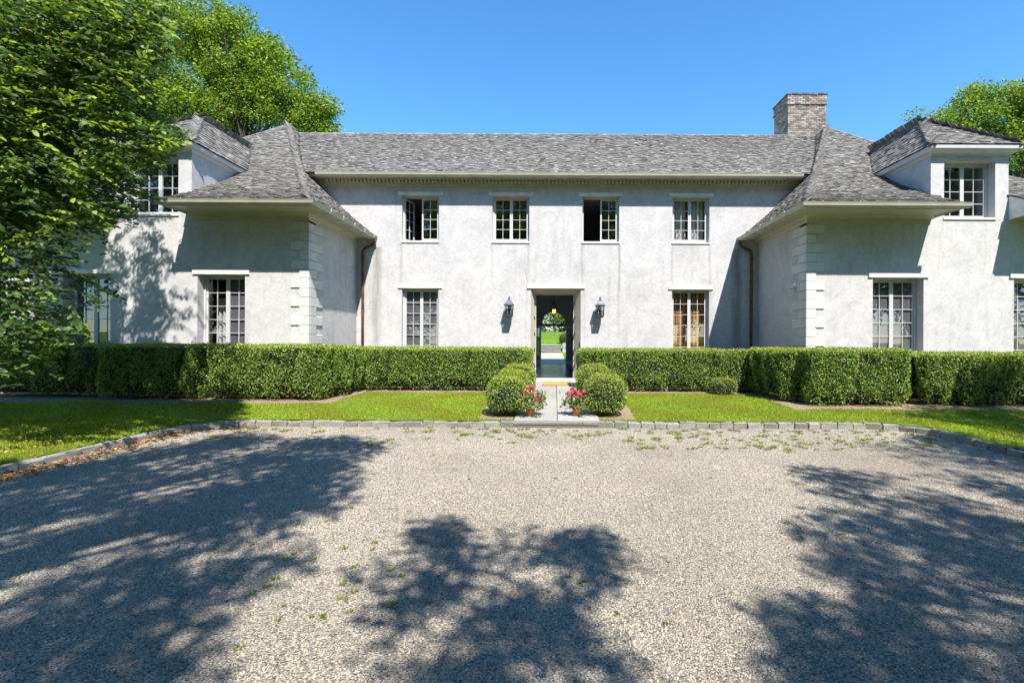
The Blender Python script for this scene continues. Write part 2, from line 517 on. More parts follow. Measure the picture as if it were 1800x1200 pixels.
def window(xc, w, z0, z1, Y, rows, recess=0.2, lintel=True, sill=True, op=(0, 0), lin_w=0.115, cols=2, screens=()):
    """frame (the part) with two casements, panes, lintel and sill below it in the tree; op = opening angle of each casement"""
    y = Y + recess
    fr = 0.045
    mb = MB()
    a, b = xc-w/2, xc+w/2
    mb.box(a, a+fr, y, y+0.09, z0, z1); mb.box(b-fr, b, y, y+0.09, z0, z1)
    mb.box(a+fr, b-fr, y, y+0.09, z1-fr, z1); mb.box(a+fr, b-fr, y, y+0.09, z0, z0+fr)
    win = hpart(mb, "window", 'sash')
    def put(o): pass
    sw = (w - 2*fr)/2 - 0.004
    h = z1 - z0 - 2*fr - 0.008
    st, mt = 0.044, 0.0135
    for side in (-1, 1):
        s = MB()                                    # sash in hinge space: hinge at x=0, leaf runs towards +x*dirn
        s.box(0, st, 0, 0.045, 0, h); s.box(sw-st, sw, 0, 0.045, 0, h)
        s.box(st, sw-st, 0.001, 0.044, 0, st+0.015); s.box(st, sw-st, 0.001, 0.044, h-st, h)
        pw = (sw-2*st)/cols; ph = (h-2*st-0.015)/rows
        for c in range(1, cols): s.box(st+c*pw-mt/2, st+c*pw+mt/2, 0.008, 0.038, st+0.015, h-st)
        for r in range(1, rows): s.box(st, sw-st, 0.010, 0.036, st+0.015+r*ph-mt/2, st+0.015+r*ph+mt/2)
        ang = op[0] if side < 0 else -op[1]
        hx = a+fr+0.002 if side < 0 else b-fr-0.002
        mat = Matrix.Translation((hx, y+0.028, z0+fr+0.004)) @ Matrix.Rotation(R(ang), 4, 'Z') @ Matrix.Diagonal((1 if side < 0 else -1, 1, 1, 1))
        so_ = s.build("sash", M['sash'], win); put(so_); so_.matrix_basis = Matrix.Translation((0,0,0)) @ mat
        for c in range(cols):
            for r in range(rows):
                o = link("pane", pane_me, win); put(o)
                o.matrix_basis = mat @ Matrix.Translation((st+(c+0.5)*pw, 0.022, st+0.015+(r+0.5)*ph)) @ Matrix.Rotation(R(random.gauss(0,0.35)),4,'X') @ Matrix.Rotation(R(random.gauss(0,0.35)),4,'Z') @ Matrix.Diagonal((pw-mt*0.6, 1, ph-mt*0.6, 1))
    for sx in screens:
        a_, b_ = (a+fr, xc-0.01) if sx < 0 else (xc+0.01, b-fr)
        MB().quad((a_,y+0.085,z0+fr),(b_,y+0.085,z0+fr),(b_,y+0.085,z1-fr),(a_,y+0.085,z1-fr)).build("screen", M['screen'], win)
    if lintel:
        l = MB().bevbox(a-lin_w, b+lin_w, Y-0.038, Y+0.1, z1+0.004, z1+0.108, 0.006).build("lintel", M['trim'], win); put(l)
    if sill:
        l = MB().bevbox(a-0.02, b+0.02, Y-0.03, Y+recess+0.03, z0-0.045, z0+0.003, 0.006).build("sill", M['trim'], win); put(l)
    return win

for x, o in UP:
    window(x, UW, UZ0, UZ1, YM, 4, 0.13, op={'ajar': (72, 0), 'wide': (97, 0), None: (0, 0)}[o])
window(-4.16, 1.13, 0.92, 3.13, YM, 6, 0.15, screens=(-1, 1))
window(4.19, 1.15, 0.92, 3.13, YM, 6, 0.15)

# ------------------------------------------------------------------ roof geometry, in the mirrored space of a wing (xr grows outwards)
_Y = np.array([10.95, 13.97, 15.86, 18.2])
zc = np.polyfit(_Y, [4.72, 6.38, 7.74, 9.59], 3)
xc_ = np.polyfit(_Y, [5.68, 7.49, 8.69, 10.19], 3)
YT = np.linspace(10.95, 18.2, 60)
ZT = np.polyval(zc, YT); XT = np.polyval(xc_, YT)
roofY = lambda z: np.interp(z, ZT, YT)
hipX = lambda z: np.interp(z, ZT, XT)
RIDGE_Y, RIDGE_Z, EAVE_Y, EAVE_Z = 18.9, 9.56, 14.38, 6.506
mainY = lambda z: EAVE_Y + (z-EAVE_Z)/(RIDGE_Z-EAVE_Z)*(RIDGE_Y-EAVE_Y)

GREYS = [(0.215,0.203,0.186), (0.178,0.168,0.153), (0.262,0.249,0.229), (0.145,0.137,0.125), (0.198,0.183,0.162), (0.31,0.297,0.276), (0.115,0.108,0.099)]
cand = []                                            # (screen size, roof object, matrix, colour index) of shingles that show large
unit_shingle = []
for g in GREYS:
    mb = MB()
    d = tuple(c*0.55 for c in g)
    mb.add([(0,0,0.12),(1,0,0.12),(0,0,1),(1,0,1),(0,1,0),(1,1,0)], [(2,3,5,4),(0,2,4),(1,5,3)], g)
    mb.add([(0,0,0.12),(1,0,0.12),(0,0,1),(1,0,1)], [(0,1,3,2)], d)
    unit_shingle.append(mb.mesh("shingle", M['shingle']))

def shingles(mb, L, Rr, mapx, expo=0.135, skip=None, miss=0.0, pick=False, th=0.023, store=None):
    L = np.array(L); Rr = np.array(Rr)
    mid = (L+Rr)/2
    # arc length measured along the steepest line
    Cd = Rr-L
    ln = np.linalg.norm(Cd, axis=1)
    good = Cd[np.argmax(ln)]/ln.max()
    seg = np.diff(mid, axis=0)
    seg = seg - np.outer(seg@good, good)
    sl_ = np.linalg.norm(seg, axis=1)
    S = np.concatenate([[0], np.cumsum(sl_)])
    k = 0
    s = 0.0
    while s < S[-1]:
        l = np.array([np.interp(s, S, L[:,i]) for i in range(3)])
        r = np.array([np.interp(s, S, Rr[:,i]) for i in range(3)])
        i = min(np.searchsorted(S, s, side='right')-1, len(seg)-1)
        T = seg[i]/max(sl_[i], 1e-6)
        n = np.cross(good, T)
        if n[2] < 0: n = -n
        width = np.linalg.norm(r-l)
        pos = -random.uniform(0, 0.1)
        while pos < width:
            w = random.choice((0.08, 0.095, 0.11, 0.13, 0.15, 0.18))*random.uniform(0.9, 1.1)
            a, b = max(pos, 0), min(pos+w, width)
            pos += w
            if b-a < 0.02: continue
            p = l + good*a - T*random.uniform(-0.006, 0.016) + n*0.004
            if skip and skip(p+good*(b-a)/2): continue
            if random.random() < miss: continue
            ci = random.choice((0,0,0,1,1,1,2,2,3,4,4,5,6))
            t_ = th*random.uniform(0.7, 1.5)
            lng = expo*2.1
            cw = good*(b-a-random.uniform(0.003, 0.009))
            tw = T*lng + good*random.uniform(-0.006, 0.006)
            q = p + cw/2
            X = mapx(q[0])
            px, py = VX+F*X/q[1], VY-F*(q[2]-CH)/q[1]
            if pick and 0 < px < 1795 and 0 < py < 600:
                o0, o1, o2 = [np.array([mapx(v[0])-mapx(0) if False else v[0]*(1 if mapx(1)>mapx(0) else -1), v[1], v[2]]) for v in (cw, tw, n*t_)]
                m = Matrix(((o0[0],o1[0],o2[0],mapx(p[0])),(o0[1],o1[1],o2[1],p[1]),(o0[2],o1[2],o2[2],p[2]),(0,0,0,1)))
                cand.append((np.linalg.norm(cw)/q[1]*F*random.uniform(0.93,1.0), store, m, ci))
                continue_flag = len(cand)-1
                mb.pending.append((continue_flag, p, cw, tw, n*t_, ci))
                continue
            put_shingle(mb, p, cw, tw, n*t_, ci)
        k += 1
        s += expo*random.uniform(0.95, 1.05)

def put_shingle(mb, p, cw, tw, nt_, ci):
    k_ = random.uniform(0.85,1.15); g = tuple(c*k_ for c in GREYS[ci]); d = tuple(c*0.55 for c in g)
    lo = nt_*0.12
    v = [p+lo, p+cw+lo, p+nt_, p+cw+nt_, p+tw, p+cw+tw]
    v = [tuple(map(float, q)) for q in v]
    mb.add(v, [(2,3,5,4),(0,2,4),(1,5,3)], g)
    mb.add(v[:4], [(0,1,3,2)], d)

def deck(L, Rr, mapx, parent=None):
    mb = MB()
    for i in range(len(L)-1):
        mb.quad(tuple(L[i]), tuple(Rr[i]), tuple(Rr[i+1]), tuple(L[i+1]))
    return hpart(mb, "roof", 'deck', parent, mapx)

def caps(mb, pts, step=0.14, wid=0.13, sides=None):
    """pairs of cap shingles along a hip or ridge polyline"""
    pts = np.array(pts, float)
    d = np.linalg.norm(np.diff(pts, axis=0), axis=1); S = np.concatenate([[0], np.cumsum(d)])
    s = 0
    while s < S[-1]-0.05:
        p = np.array([np.interp(s, S, pts[:,i]) for i in range(3)])
        q = np.array([np.interp(min(s+0.05, S[-1]), S, pts[:,i]) for i in range(3)])
        t = (q-p)/max(np.linalg.norm(q-p), 1e-6)
        for sd in sides:
            sd = np.array(sd, float); sd = sd - t*(sd@t); sd /= np.linalg.norm(sd)
            n = np.cross(t, sd); n = n if n[2] > 0 else -n
            ci = random.choice((0,0,1,2,4,5,3))
            put_shingle(mb, p + n*0.018 - t*0.02, sd*wid*random.uniform(0.9,1.1), t*step*1.6, n*0.016, ci)
        s += step

all_roof_builders = []
ident = lambda x: x
# main roof
zs = np.linspace(EAVE_Z, RIDGE_Z, 20)
mapR = lambda x: x
mapL = lambda x: -(x-0.13)
Lm = [(mapL(hipX(z)), mainY(z), z) for z in zs]
Rm = [(hipX(z), mainY(z), z) for z in zs]
ro = deck([(x-0.25, y, z-0.012) for x,y,z in Lm], [(x+0.25, y, z-0.012) for x,y,z in Rm], ident)
mb = MB(); mb.pending = []
def gap(p):
    return p[2] > 8.3 and ((abs(p[0]+1.0) < 3.2 and random.random() < 0.035) or (abs(p[0]-3.2) < 0.3 and random.random() < 0.25))
shingles(mb, Lm, Rm, ident, 0.128, skip=gap, miss=0.002)
caps(mb, [(-10.0, RIDGE_Y, RIDGE_Z), (10.1, RIDGE_Y, RIDGE_Z)], 0.15, 0.14, [(0,-1,-0.676),(0,1,-0.676)])
mb.build("shingle_courses", M['shingle'], ro, kind="stuff")
mb = MB()
mb.quad((-10.3,RIDGE_Y,RIDGE_Z-0.014),(10.4,RIDGE_Y,RIDGE_Z-0.014),(10.4,24.0,6.2),(-10.3,24.0,6.2))
hpart(mb, "roof", 'shingle')

# main cornice: frieze, dentil course, soffit, gutter
mb = MB()
xa, xb = -7.55, 7.68
mb.box(xa, xb, YM-0.03, YM+0.02, 6.255, 6.345)
mb.box(xa, xb, YM-0.05, YM+0.02, 6.347, 6.475)
mb.box(xa, xb, YM-0.42, YM-0.02, 6.477, 6.50)
mb.box(xa, xb, YM-0.44, YM-0.40, 6.435, 6.497)
mb.box(xa, xb, YM-0.21, YM-0.052, 6.458, 6.475)
corn = hpart(mb, "cornice", 'cream')
den = MB().box(-0.031, 0.031, -0.11, 0, 0, 0.098).mesh("dentil", M['cream'])
x = -6.98
while x < 7.15:
    o = link("dentil", den, corn); o.location = (x, YM-0.052, 6.356)
    x += 0.115
def gutter_profile():
    return [(-0.005,0.0),(0.09,0.0),(0.115,0.03),(0.125,0.07),(0.14,0.105),(0.12,0.105),(0.105,0.07),(0.09,0.022),(0.01,0.02),(0.0,0.11),(-0.008,0.11)]
gp = gutter_profile()
mb = MB().sweep([[(x, YM-0.445-o, 6.428+z) for o, z in gp] for x in (-7.15, 7.38)], True)
gut = hpart(mb, "gutter", 'cream')
x = -6.6
while x < 7.2:
    b = MB().box(x-0.008, x+0.008, YM-0.595, YM-0.45, 6.534, 6.545).build("gutter_bracket", M['cream'], gut)
    x += 1.02

# ------------------------------------------------------------------ the wings
def wing(mapx, dc, wins, left):
    sgn = -1 if left else 1
    xi, xo = 6.25, 14.14                   # inner and outer wall
    dw = 0.965
    d0, d1 = dc-dw, dc+dw                  # dormer walls
    hs = [(c-w/2, c+w/2, 0.92, 3.15) for c, w in wins]
    wall(xi, xo, -0.3, 4.60, YW, hs, 0.36, mapx)
    ow = 0.635
    wall(d0, d1, 4.603, 6.24, YW, [(dc-ow, dc+ow, 4.64, 6.06)], 0.30, mapx)
    for c, w in wins: window(mapx(c), w, 0.92, 3.15, YW, 6, 0.22, screens=(1,) if left and c < 9 else (-1, 1))
    window(mapx(dc), ow*2, 4.64, 6.06, YW, 4, 0.2, lintel=False)
    # side walls, dormer cheeks
    mb = MB(); mb.box(xi, xi+0.3, YW+0.003, YM+0.1, -0.3, 4.60); hpart(mb, "wall", 'stucco', None, mapx)
    mb = MB(); mb.box(xo-0.3, xo, YW+0.36, 22, -0.3, 4.60); hpart(mb, "wall", 'stucco', None, mapx)
    for a, b in ((d0, d0+0.2), (d1-0.2, d1)):
        mb = MB(); mb.box(a, b, YW+0.302, 14.6, 4.5, 6.24); hpart(mb, "dormer_cheek", 'stucco', None, mapx)
    # roof slopes
    z1 = 6.38
    zl = np.concatenate([np.linspace(4.72, z1, 14)])
    zu = np.linspace(z1, 9.59, 24)
    za = np.concatenate([zl, zu[1:]])
    hipL = lambda z: (float(hipX(z)), float(roofY(z)), float(z))
    hipR = lambda z: (20.38-float(hipX(z)), float(roofY(z)), float(z))
    lo = lambda pts: [(a, b, c-0.012) for a, b, c in pts]
    r1 = deck(lo([hipL(z) for z in zl]), lo([(d0, float(roofY(z)), float(z)) for z in zl]), mapx)
    r2 = deck(lo([(d1, float(roofY(z)), float(z)) for z in zl]), lo([hipR(z) for z in zl]), mapx)
    r3 = deck(lo([hipL(z) for z in zu]), lo([hipR(z) for z in zu]), mapx)
    sk = lambda p: d0-0.01 < p[0] < d1+0.01 and p[1] < 13.97
    mb = MB(); mb.pending = []
    shingles(mb, [hipL(z) for z in za], [hipR(z) for z in za], mapx, 0.125, skip=sk, pick=not left, store=r1)
    all_roof_builders.append((mb, r1, mapx))
    # slope towards the court
    def back(z):
        if z < 6.44: return YM
        return float(min(mainY(z)+0.03, 19.0)) if z < 9.5 else 19.0
    zq = np.concatenate([np.linspace(4.72, 6.43, 14), np.linspace(6.45, 9.59, 24)])
    bk = [(float(hipX(z)), back(z), float(z)) for z in zq]
    r4 = deck(lo([hipL(z) for z in zq]), lo([(a, b+0.1, c) for a, b, c in bk]), mapx)
    mb2 = MB(); mb2.pending = []
    shingles(mb2, [hipL(z) for z in zq], bk, mapx, 0.135)
    hp = [hipL(z) for z in np.linspace(4.74, 9.59, 40)]
    caps(mb2, hp, 0.135, 0.12, [(1,0,0.0),(-0.9,0,-1)] if False else [(1.0,0,0.0),(0,1.0,0.0)])
    mb2.build("shingle_courses", M['shingle'], r4, mapx, kind="stuff").matrix_parent_inverse = Matrix.Identity(4)
    # outer slope and ridge, plain
    deck([hipR(z) for z in zq], [(20.38-float(hipX(z)), 22.0, float(z)) for z in zq], mapx)
    mb = MB(); caps(mb, [hipR(z) for z in np.linspace(4.74, 9.59, 40)], 0.135, 0.12, [(-1.0,0,0.0),(0,1.0,0)])
    mb.build("hip_cap", M['shingle'], r3, mapx, kind="stuff")
    # dormer roof
    e0, e1, ye, ze, zr, yh, yr = dc-1.11, dc+1.11, 11.78, 6.38, 7.74, 13.59, 15.86
    zz = np.linspace(ze, zr, 12); t = (zz-ze)/(zr-ze)
    fl = [(e0+(dc-e0)*k, ye+(yh-ye)*k, z) for k, z in zip(t, zz)]
    fr_ = [(e1+(dc-e1)*k, ye+(yh-ye)*k, z) for k, z in zip(t, zz)]
    bl = [(e0+(dc-e0)*k, float(roofY(z))+0.02, z) for k, z in zip(t, zz)]
    br = [(e1+(dc-e1)*k, float(roofY(z))+0.02, z) for k, z in zip(t, zz)]
    d = deck(lo(fl), lo(fr_), mapx); d.name = "dormer_roof"
    deck(lo(fl), lo(bl), mapx, d).matrix_parent_inverse = Matrix.Identity(4)
    deck(lo(fr_), lo(br), mapx, d).matrix_parent_inverse = Matrix.Identity(4)
    mb3 = MB(); mb3.pending = []
    shingles(mb3, fl, fr_, mapx, 0.13, pick=not left, store=d)
    shingles(mb3, fl, bl, mapx, 0.13, pick=not left, store=d)
    shingles(mb3, fr_, br, mapx, 0.13)
    caps(mb3, [fl[0], fl[-1]], 0.13, 0.11, [(1,0,0),(0,1,0)])
    caps(mb3, [fr_[0], fr_[-1]], 0.13, 0.09, [(-1,0,0)])
    caps(mb3, [fl[-1], (dc, yr, zr)], 0.14, 0.09, [(1,0,-1.2),(-1,0,-1.2)])
    all_roof_builders.append((mb3, d, mapx))
    # dormer eaves: sweep round three sides
    prof = [(0.0,6.17),(0.12,6.17),(0.16,6.21),(0.3,6.235),(0.85,6.25),(0.9,6.27),(1.0,6.29),(1.02,6.362),(0.0,6.362)]
    st = [[(d0-u*0.14, y, z) for u, z in prof] for y in (14.3,)]
    st.append([(d0-u*0.14, YW-u*0.22, z) for u, z in prof])
    st.append([(d1+u*0.14, YW-u*0.22, z) for u, z in prof])
    st.append([(d1+u*0.14, 14.3, z) for u, z in prof])
    hpart(MB().sweep(st, True), "dormer_eaves", 'sash', None, mapx)
    # wing cornice: round the inner corner, stopping at the dormer; second stretch beyond it
    prof = [(0.0,4.50),(0.03,4.50),(0.03,4.585),(0.10,4.60),(0.16,4.635),(0.26,4.65),(0.80,4.632),(0.83,4.605),(0.885,4.605),(0.885,4.70),(0.0,4.70)]
    def station(kind, q):
        if kind == 'side': return [(xi-u*0.57, q, z) for u, z in prof]
        if kind == 'corner': return [(xi-u*0.57, YW-u*1.05, z) for u, z in prof]
        return [(q, YW-u*1.05, z) for u, z in prof]
    hpart(MB().sweep([station('side', YM-0.003), station('corner', 0), station('front', d0-0.003)], True), "cornice", 'cream', None, mapx)
    hpart(MB().sweep([station('front', d1+0.003), station('front', xo+0.57)], True), "cornice", 'cream', None, mapx)
    for xe in (d0-0.002, d1+0.002):                 # boards closing the roof ends against the dormer
        yy = np.linspace(YW-1.0, YW+0.0, 8)
        mbx = MB(); top = [(xe, float(y), float(np.interp(y, YT, ZT))-0.014) for y in yy]
        bot = [(xe, float(y), 4.60) for y in yy]
        for i in range(7): mbx.quad(bot[i], bot[i+1], top[i+1], top[i])
        hpart(mbx, "eave_end_board", 'trim', None, mapx)
    # gutters with brackets
    def gs(kind, q):
        if kind == 'side': return [(xi-0.51-o, q, 4.622+z) for o, z in gp]
        if kind == 'corner': return [(xi-0.51-o, YW-0.935-o, 4.622+z) for o, z in gp]
        return [(q, YW-0.935-o, 4.622+z) for o, z in gp]
    g = hpart(MB().sweep([gs('side', YM-0.006), gs('corner', 0), gs('front', d0+0.13)], True), "gutter", 'cream', None, mapx)
    g2 = hpart(MB().sweep([gs('front', d1+0.05), gs('front', xo+0.6)], True), "gutter", 'cream', None, mapx)
    for q in np.arange(xi-0.2, d0, 0.85):
        MB().box(q-0.008, q+0.008, YW-1.08, YW-0.94, 4.729, 4.74).build("gutter_bracket", M['trim'], g, mapx)
    for q in np.arange(YW-0.2, YM-0.2, 0.7):
        MB().tube([(xi-0.655, q, 4.735),(xi-0.66, q, 4.66),(xi-0.61, q, 4.612),(xi-0.5, q, 4.618)], 0.007, 5).build("gutter_bracket", M['trim'], g, mapx)
    # quoins: chamfered blocks standing proud of the corner
    z, k = 0.05, 0
    hq = 0.232
    while z < 4.4:
        fw, sw_ = (0.43, 0.70) if k % 2 == 0 else (0.22, 0.37)
        v = random.uniform(0.90, 1.04)
        c = (0.575*v, 0.562*v, 0.535*v)
        b, x0, y0, e = 0.012, xi-0.028, YW-0.028, 0.006
        mb = MB()
        mb.bevbox(x0, xi+fw, y0, YW+0.04, z+0.004, z+hq-0.004, b, c)
        q = mb.build("quoin", M['stone'], house, mapx); q.matrix_parent_inverse = house_off
        mb = MB().bevbox(x0+0.0015, xi+0.05, YW+0.0415, YW+sw_, z+0.004, z+hq-0.004, b, c)
        mb.build("quoin", M['stone'], q, mapx).matrix_parent_inverse = Matrix.Identity(4)
        z += hq; k += 1
    # copper downspout in the inner corner
    xs = xi-0.22
    mb = MB()
    mb.tube([(xi-0.60, YM-0.13, 4.63),(xi-0.60, YM-0.12, 4.54),(xi-0.55, YM-0.10, 4.46),(xs-0.05, YM-0.085, 4.33),(xs, YM-0.08, 4.24),(xs, YM-0.08, 2.4),(xs, YM-0.08, 0.25)], 0.042, 10)
    ds = hpart(mb, "downspout", 'copper', None, mapx)
    for zb in (4.05, 2.5, 1.0):
        MB().lathe([(0.05,-0.02),(0.053,0),(0.05,0.02)], (xs, YM-0.08, zb), 10).build("pipe_collar", M['copper'], ds, mapx)

wing(mapR, 10.28, [(8.52, 1.26), (12.02, 1.26)], False)
wing(mapL, 10.12, [(8.41, 1.18), (11.75, 1.18)], True)

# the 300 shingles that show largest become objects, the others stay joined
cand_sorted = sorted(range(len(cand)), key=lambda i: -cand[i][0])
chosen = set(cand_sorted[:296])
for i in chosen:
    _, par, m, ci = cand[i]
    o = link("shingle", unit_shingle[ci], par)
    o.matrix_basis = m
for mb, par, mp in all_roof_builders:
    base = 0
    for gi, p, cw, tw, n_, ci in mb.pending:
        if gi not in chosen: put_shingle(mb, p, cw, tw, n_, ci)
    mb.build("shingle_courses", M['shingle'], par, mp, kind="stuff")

# chimney: mortar core with projecting bricks, corbelled head
def chimney():
    x0, x1, y0, y1, zb, zt = 9.36, 10.90, 19.5, 20.72, 8.6, 11.52
    core = hpart(MB().box(x0+0.012, x1-0.012, y0+0.012, y1-0.012, zb, zt-0.01), "chimney", 'mortar')
    mb = MB()
    pal = [(0.32,0.27,0.23),(0.355,0.305,0.265),(0.275,0.21,0.17),(0.39,0.345,0.30),(0.22,0.165,0.135),(0.33,0.285,0.245),(0.18,0.15,0.135)]
    z, k = zb, 0
    while z < zt-0.03:
        top = zt - z
        e = 0.05 if top < 0.12 else (0.025 if top < 0.42 else 0.0)
        if 0.42 <= top < 0.50: e = 0.045
        X0, X1, Y0, Y1 = x0-e, x1+e, y0-e, y1+e
        off = 0.10 if k % 2 else 0.0
        for face in range(3):
            a, b = (X0, X1) if face == 0 else (Y0, Y1)
            p = a - off
            while p < b:
                q0, q1 = max(p, a), min(p+0.2, b)
                if q1-q0 > 0.03:
                    dk = random.choice(pal); s = random.uniform(0.8, 1.12)
                    if top < 0.12: s *= 0.45
                    c = tuple(v*s for v in dk); j = random.uniform(0, 0.006)
                    if face == 0: mb.box(q0+0.005, q1-0.005, Y0-j, Y0+0.05, z+0.005, z+0.068, c)
                    elif face == 1: mb.box(X0-j, X0+0.05, q0+0.055 if q0 == a else q0+0.005, q1-0.005, z+0.005, z+0.068, c)
                    else: mb.box(X1-0.05, X1+j, q0+0.055 if q0 == a else q0+0.005, q1-0.005, z+0.005, z+0.068, c)
                p += 0.21
        if e: mb.box(X0+0.04, X1-0.04, Y0+0.04, Y1-0.04, z+0.004, z+0.07, (0.3,0.28,0.27))
        z += 0.075; k += 1
    mb.build("bricks", M['brick'], core, kind="stuff")
chimney()

# ------------------------------------------------------------------ inside: floors, hall, rooms
mb = MB()
mb.box(-6.0, 6.1, YM+0.361, YB, 3.56, 3.80)
mb.box(-13.7, -6.43, YW+0.37, 19.0, 3.56, 3.80); mb.box(6.56, 13.7, YW+0.37, 19.0, 3.56, 3.80)
mb.box(-6.0, -1.75, YM+0.361, 19.0, 0.1, 0.30); mb.box(1.8, 6.1, YM+0.361, 19.0, 0.1, 0.30)
mb.box(-13.7, -6.43, YW+0.37, 19.0, 0.1, 0.30); mb.box(6.56, 13.7, YW+0.37, 19.0, 0.1, 0.30)
mb.box(-13.7, 13.7, 18.6, 18.8, 3.8, 6.3)
mb.box(-6.0, 6.1, YM+0.37, 18.6, 6.15, 6.25)
mb.box(-13.7, -1.78, 19.0, 19.2, 0.1, 3.56); mb.box(1.83, 13.7, 19.0, 19.2, 0.1, 3.56)
for x in (-3.0, 0.05, 2.9): mb.box(x-0.06, x+0.06, YM+0.37, 18.6, 3.8, 6.15)
for x in (-6.1, 6.2): mb.box(x-0.06, x+0.06, YM+0.4, 18.9, 0.3, 6.4)
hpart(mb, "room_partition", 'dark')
hpart(MB().box(-1.75, 1.80, YM+0.30, YB+0.02, 0.2, 0.352), "hall_floor", 'floor')
mb = MB(); mb.box(-1.80, -1.752, YM+0.362, YB-0.002, 0.2, 3.55); mb.box(1.802, 1.85, YM+0.362, YB-0.002, 0.2, 3.55)
mb.box(-1.75, 1.80, YM+0.362, YB-0.002, 3.50, 3.555)
mb.box(-1.75, -1.70, YM+0.37, YB-0.004, 3.40, 3.498); mb.box(1.75, 1.80, YM+0.37, YB-0.004, 3.40, 3.498)
hpart(mb, "hall_wall", 'hall')
# rear wall with an arched opening
cx, hw, zs_, ztop = -0.06, 0.60, 2.31, 3.6
mb = MB()
for yy in (YB, YB+0.3):
    mb.quad((-6.0,yy,0),(cx-hw,yy,0),(cx-hw,yy,ztop),(-6.0,yy,ztop)); mb.quad((cx+hw,yy,0),(6.0,yy,0),(6.0,yy,ztop),(cx+hw,yy,ztop))
    n = 20
    for i in range(n):
        a, b = math.pi*i/n, math.pi*(i+1)/n
        p, q = (cx+hw*math.cos(a), zs_+hw*math.sin(a)), (cx+hw*math.cos(b), zs_+hw*math.sin(b))
        mb.quad((p[0],yy,p[1]),(q[0],yy,q[1]),(q[0],yy,ztop),(p[0],yy,ztop))
        if yy == YB: mb.quad((p[0],YB,p[1]),(q[0],YB,q[1]),(q[0],YB+0.3,q[1]),(p[0],YB+0.3,p[1]))
for s in (-1, 1): mb.quad((cx+s*hw,YB,0),(cx+s*hw,YB,zs_),(cx+s*hw,YB+0.3,zs_),(cx+s*hw,YB+0.3,0))
hpart(mb, "wall", 'hall')
mb = MB(); mb.box(-6, 6, YB, YB+0.3, 3.6, 6.4); mb.box(-13.9,-6,22.0,22.3,-0.3,6); mb.box(6,14.0,22.0,22.3,-0.3,6)
hpart(mb, "wall", 'stucco')
# fanlight: transom, spokes, ring
mb = MB()
y0 = YB+0.10
mb.box(cx-hw+0.002, cx+hw-0.002, y0, y0+0.06, 2.20, 2.315)
for k in range(1, 6):
    a = math.pi*k/6
    mb.tube([(cx+0.2*math.cos(a), y0+0.03, 2.31+0.2*math.sin(a)), (cx+hw*math.cos(a), y0+0.03, 2.31+hw*math.sin(a))], 0.011, 6)
for rr in (0.2, 0.585):
    mb.tube([(cx+rr*math.cos(math.pi*k/16), y0+0.03, 2.31+rr*math.sin(math.pi*k/16)) for k in range(17)], 0.013, 6)
hpart(mb, "fanlight", 'dark')
for s in (-1, 1):                          # garden door leaves folded into the hall
    L_ = MB(); w, h = 0.58, 1.83
    L_.box(0, 0.08, -0.02, 0.02, 0, h); L_.box(w-0.08, w, -0.02, 0.02, 0, h); L_.box(0.08, w-0.08, -0.019, 0.019, 0, 0.2); L_.box(0.08, w-0.08, -0.019, 0.019, h-0.08, h)
    L_.box(w/2-0.01, w/2+0.01, -0.012, 0.012, 0.2, h-0.08)
    for k in range(1, 5): L_.box(0.08, w-0.08, -0.011, 0.011, 0.2+k*0.31-0.009, 0.2+k*0.31+0.009)
    d = hpart(L_, "door", 'hall')
    mat = Matrix.Translation((cx+s*(hw+0.02), YB-0.03, 0.362)) @ Matrix.Rotation(R(-48 if s > 0 else -120), 4, 'Z')
    d.matrix_basis = mat
    for c in range(2):
        for r in range(5):
            o = link("pane", pane_me, d)
            o.matrix_basis = Matrix.Translation((0.08+(c+0.5)*0.21, 0, 0.2+(r+0.5)*0.31)) @ Matrix.Diagonal((0.2,1,0.30,1))

# entrance: splayed jambs with hinges, soffit, sill, lintel
x0, x1, _, zt = DOOR
xi0, xi1, zi, yi = -0.605, 0.60, 3.0, YM+0.34
mb = MB()
mb.quad((x0+0.002,YM+0.004,0.30),(xi0,yi,0.30),(xi0,yi,zi),(x0+0.002,YM+0.004,zt-0.003))
mb.quad((xi1,yi,0.30),(x1-0.002,YM+0.004,0.30),(x1-0.002,YM+0.004,zt-0.003),(xi1,yi,zi))
mb.quad((x0+0.002,YM+0.004,zt-0.003),(xi0,yi,zi),(xi1,yi,zi),(x1-0.002,YM+0.004,zt-0.003))
for a, b in ((xi0-0.05, xi0+0.015), (xi1-0.015, xi1+0.05)): mb.box(a, b, yi+0.003, yi+0.1, 0.352, zi+0.05)
mb.box(xi0+0.016, xi1-0.016, yi+0.004, yi+0.1, zi-0.02, zi+0.05)
fr = hpart(mb, "door_frame", 'cream')
for s, xx, ya in ((-1, xi0-0.025, yi-0.07), (1, xi1+0.025, yi-0.07)):
    for zz in (0.75, 1.25, 1.75, 2.25, 2.7):
        MB().box(xx-0.014, xx+0.014, ya-0.03, ya+0.03, zz-0.05, zz+0.05).build("hinge", M['iron'], fr)
mb = MB(); mb.tube([(x1-0.035, YM+0.03, 1.42),(x1-0.035, YM-0.03, 1.42),(x1-0.09, YM-0.04, 1.42)], 0.011, 6); mb.box(x1-0.05, x1-0.022, YM+0.005, YM+0.03, 1.34, 1.48)
mb.build("handle", M['iron'], fr)
hpart(MB().bevbox(x0-0.12, x1+0.12, YM-0.045, YM+0.1, zt+0.003, zt+0.115, 0.006), "lintel", 'trim')
hpart(MB().bevbox(x0+0.003, x1-0.003, YM-0.05, YM+0.29, 0.265, 0.362, 0.008), "door_sill", 'trim')
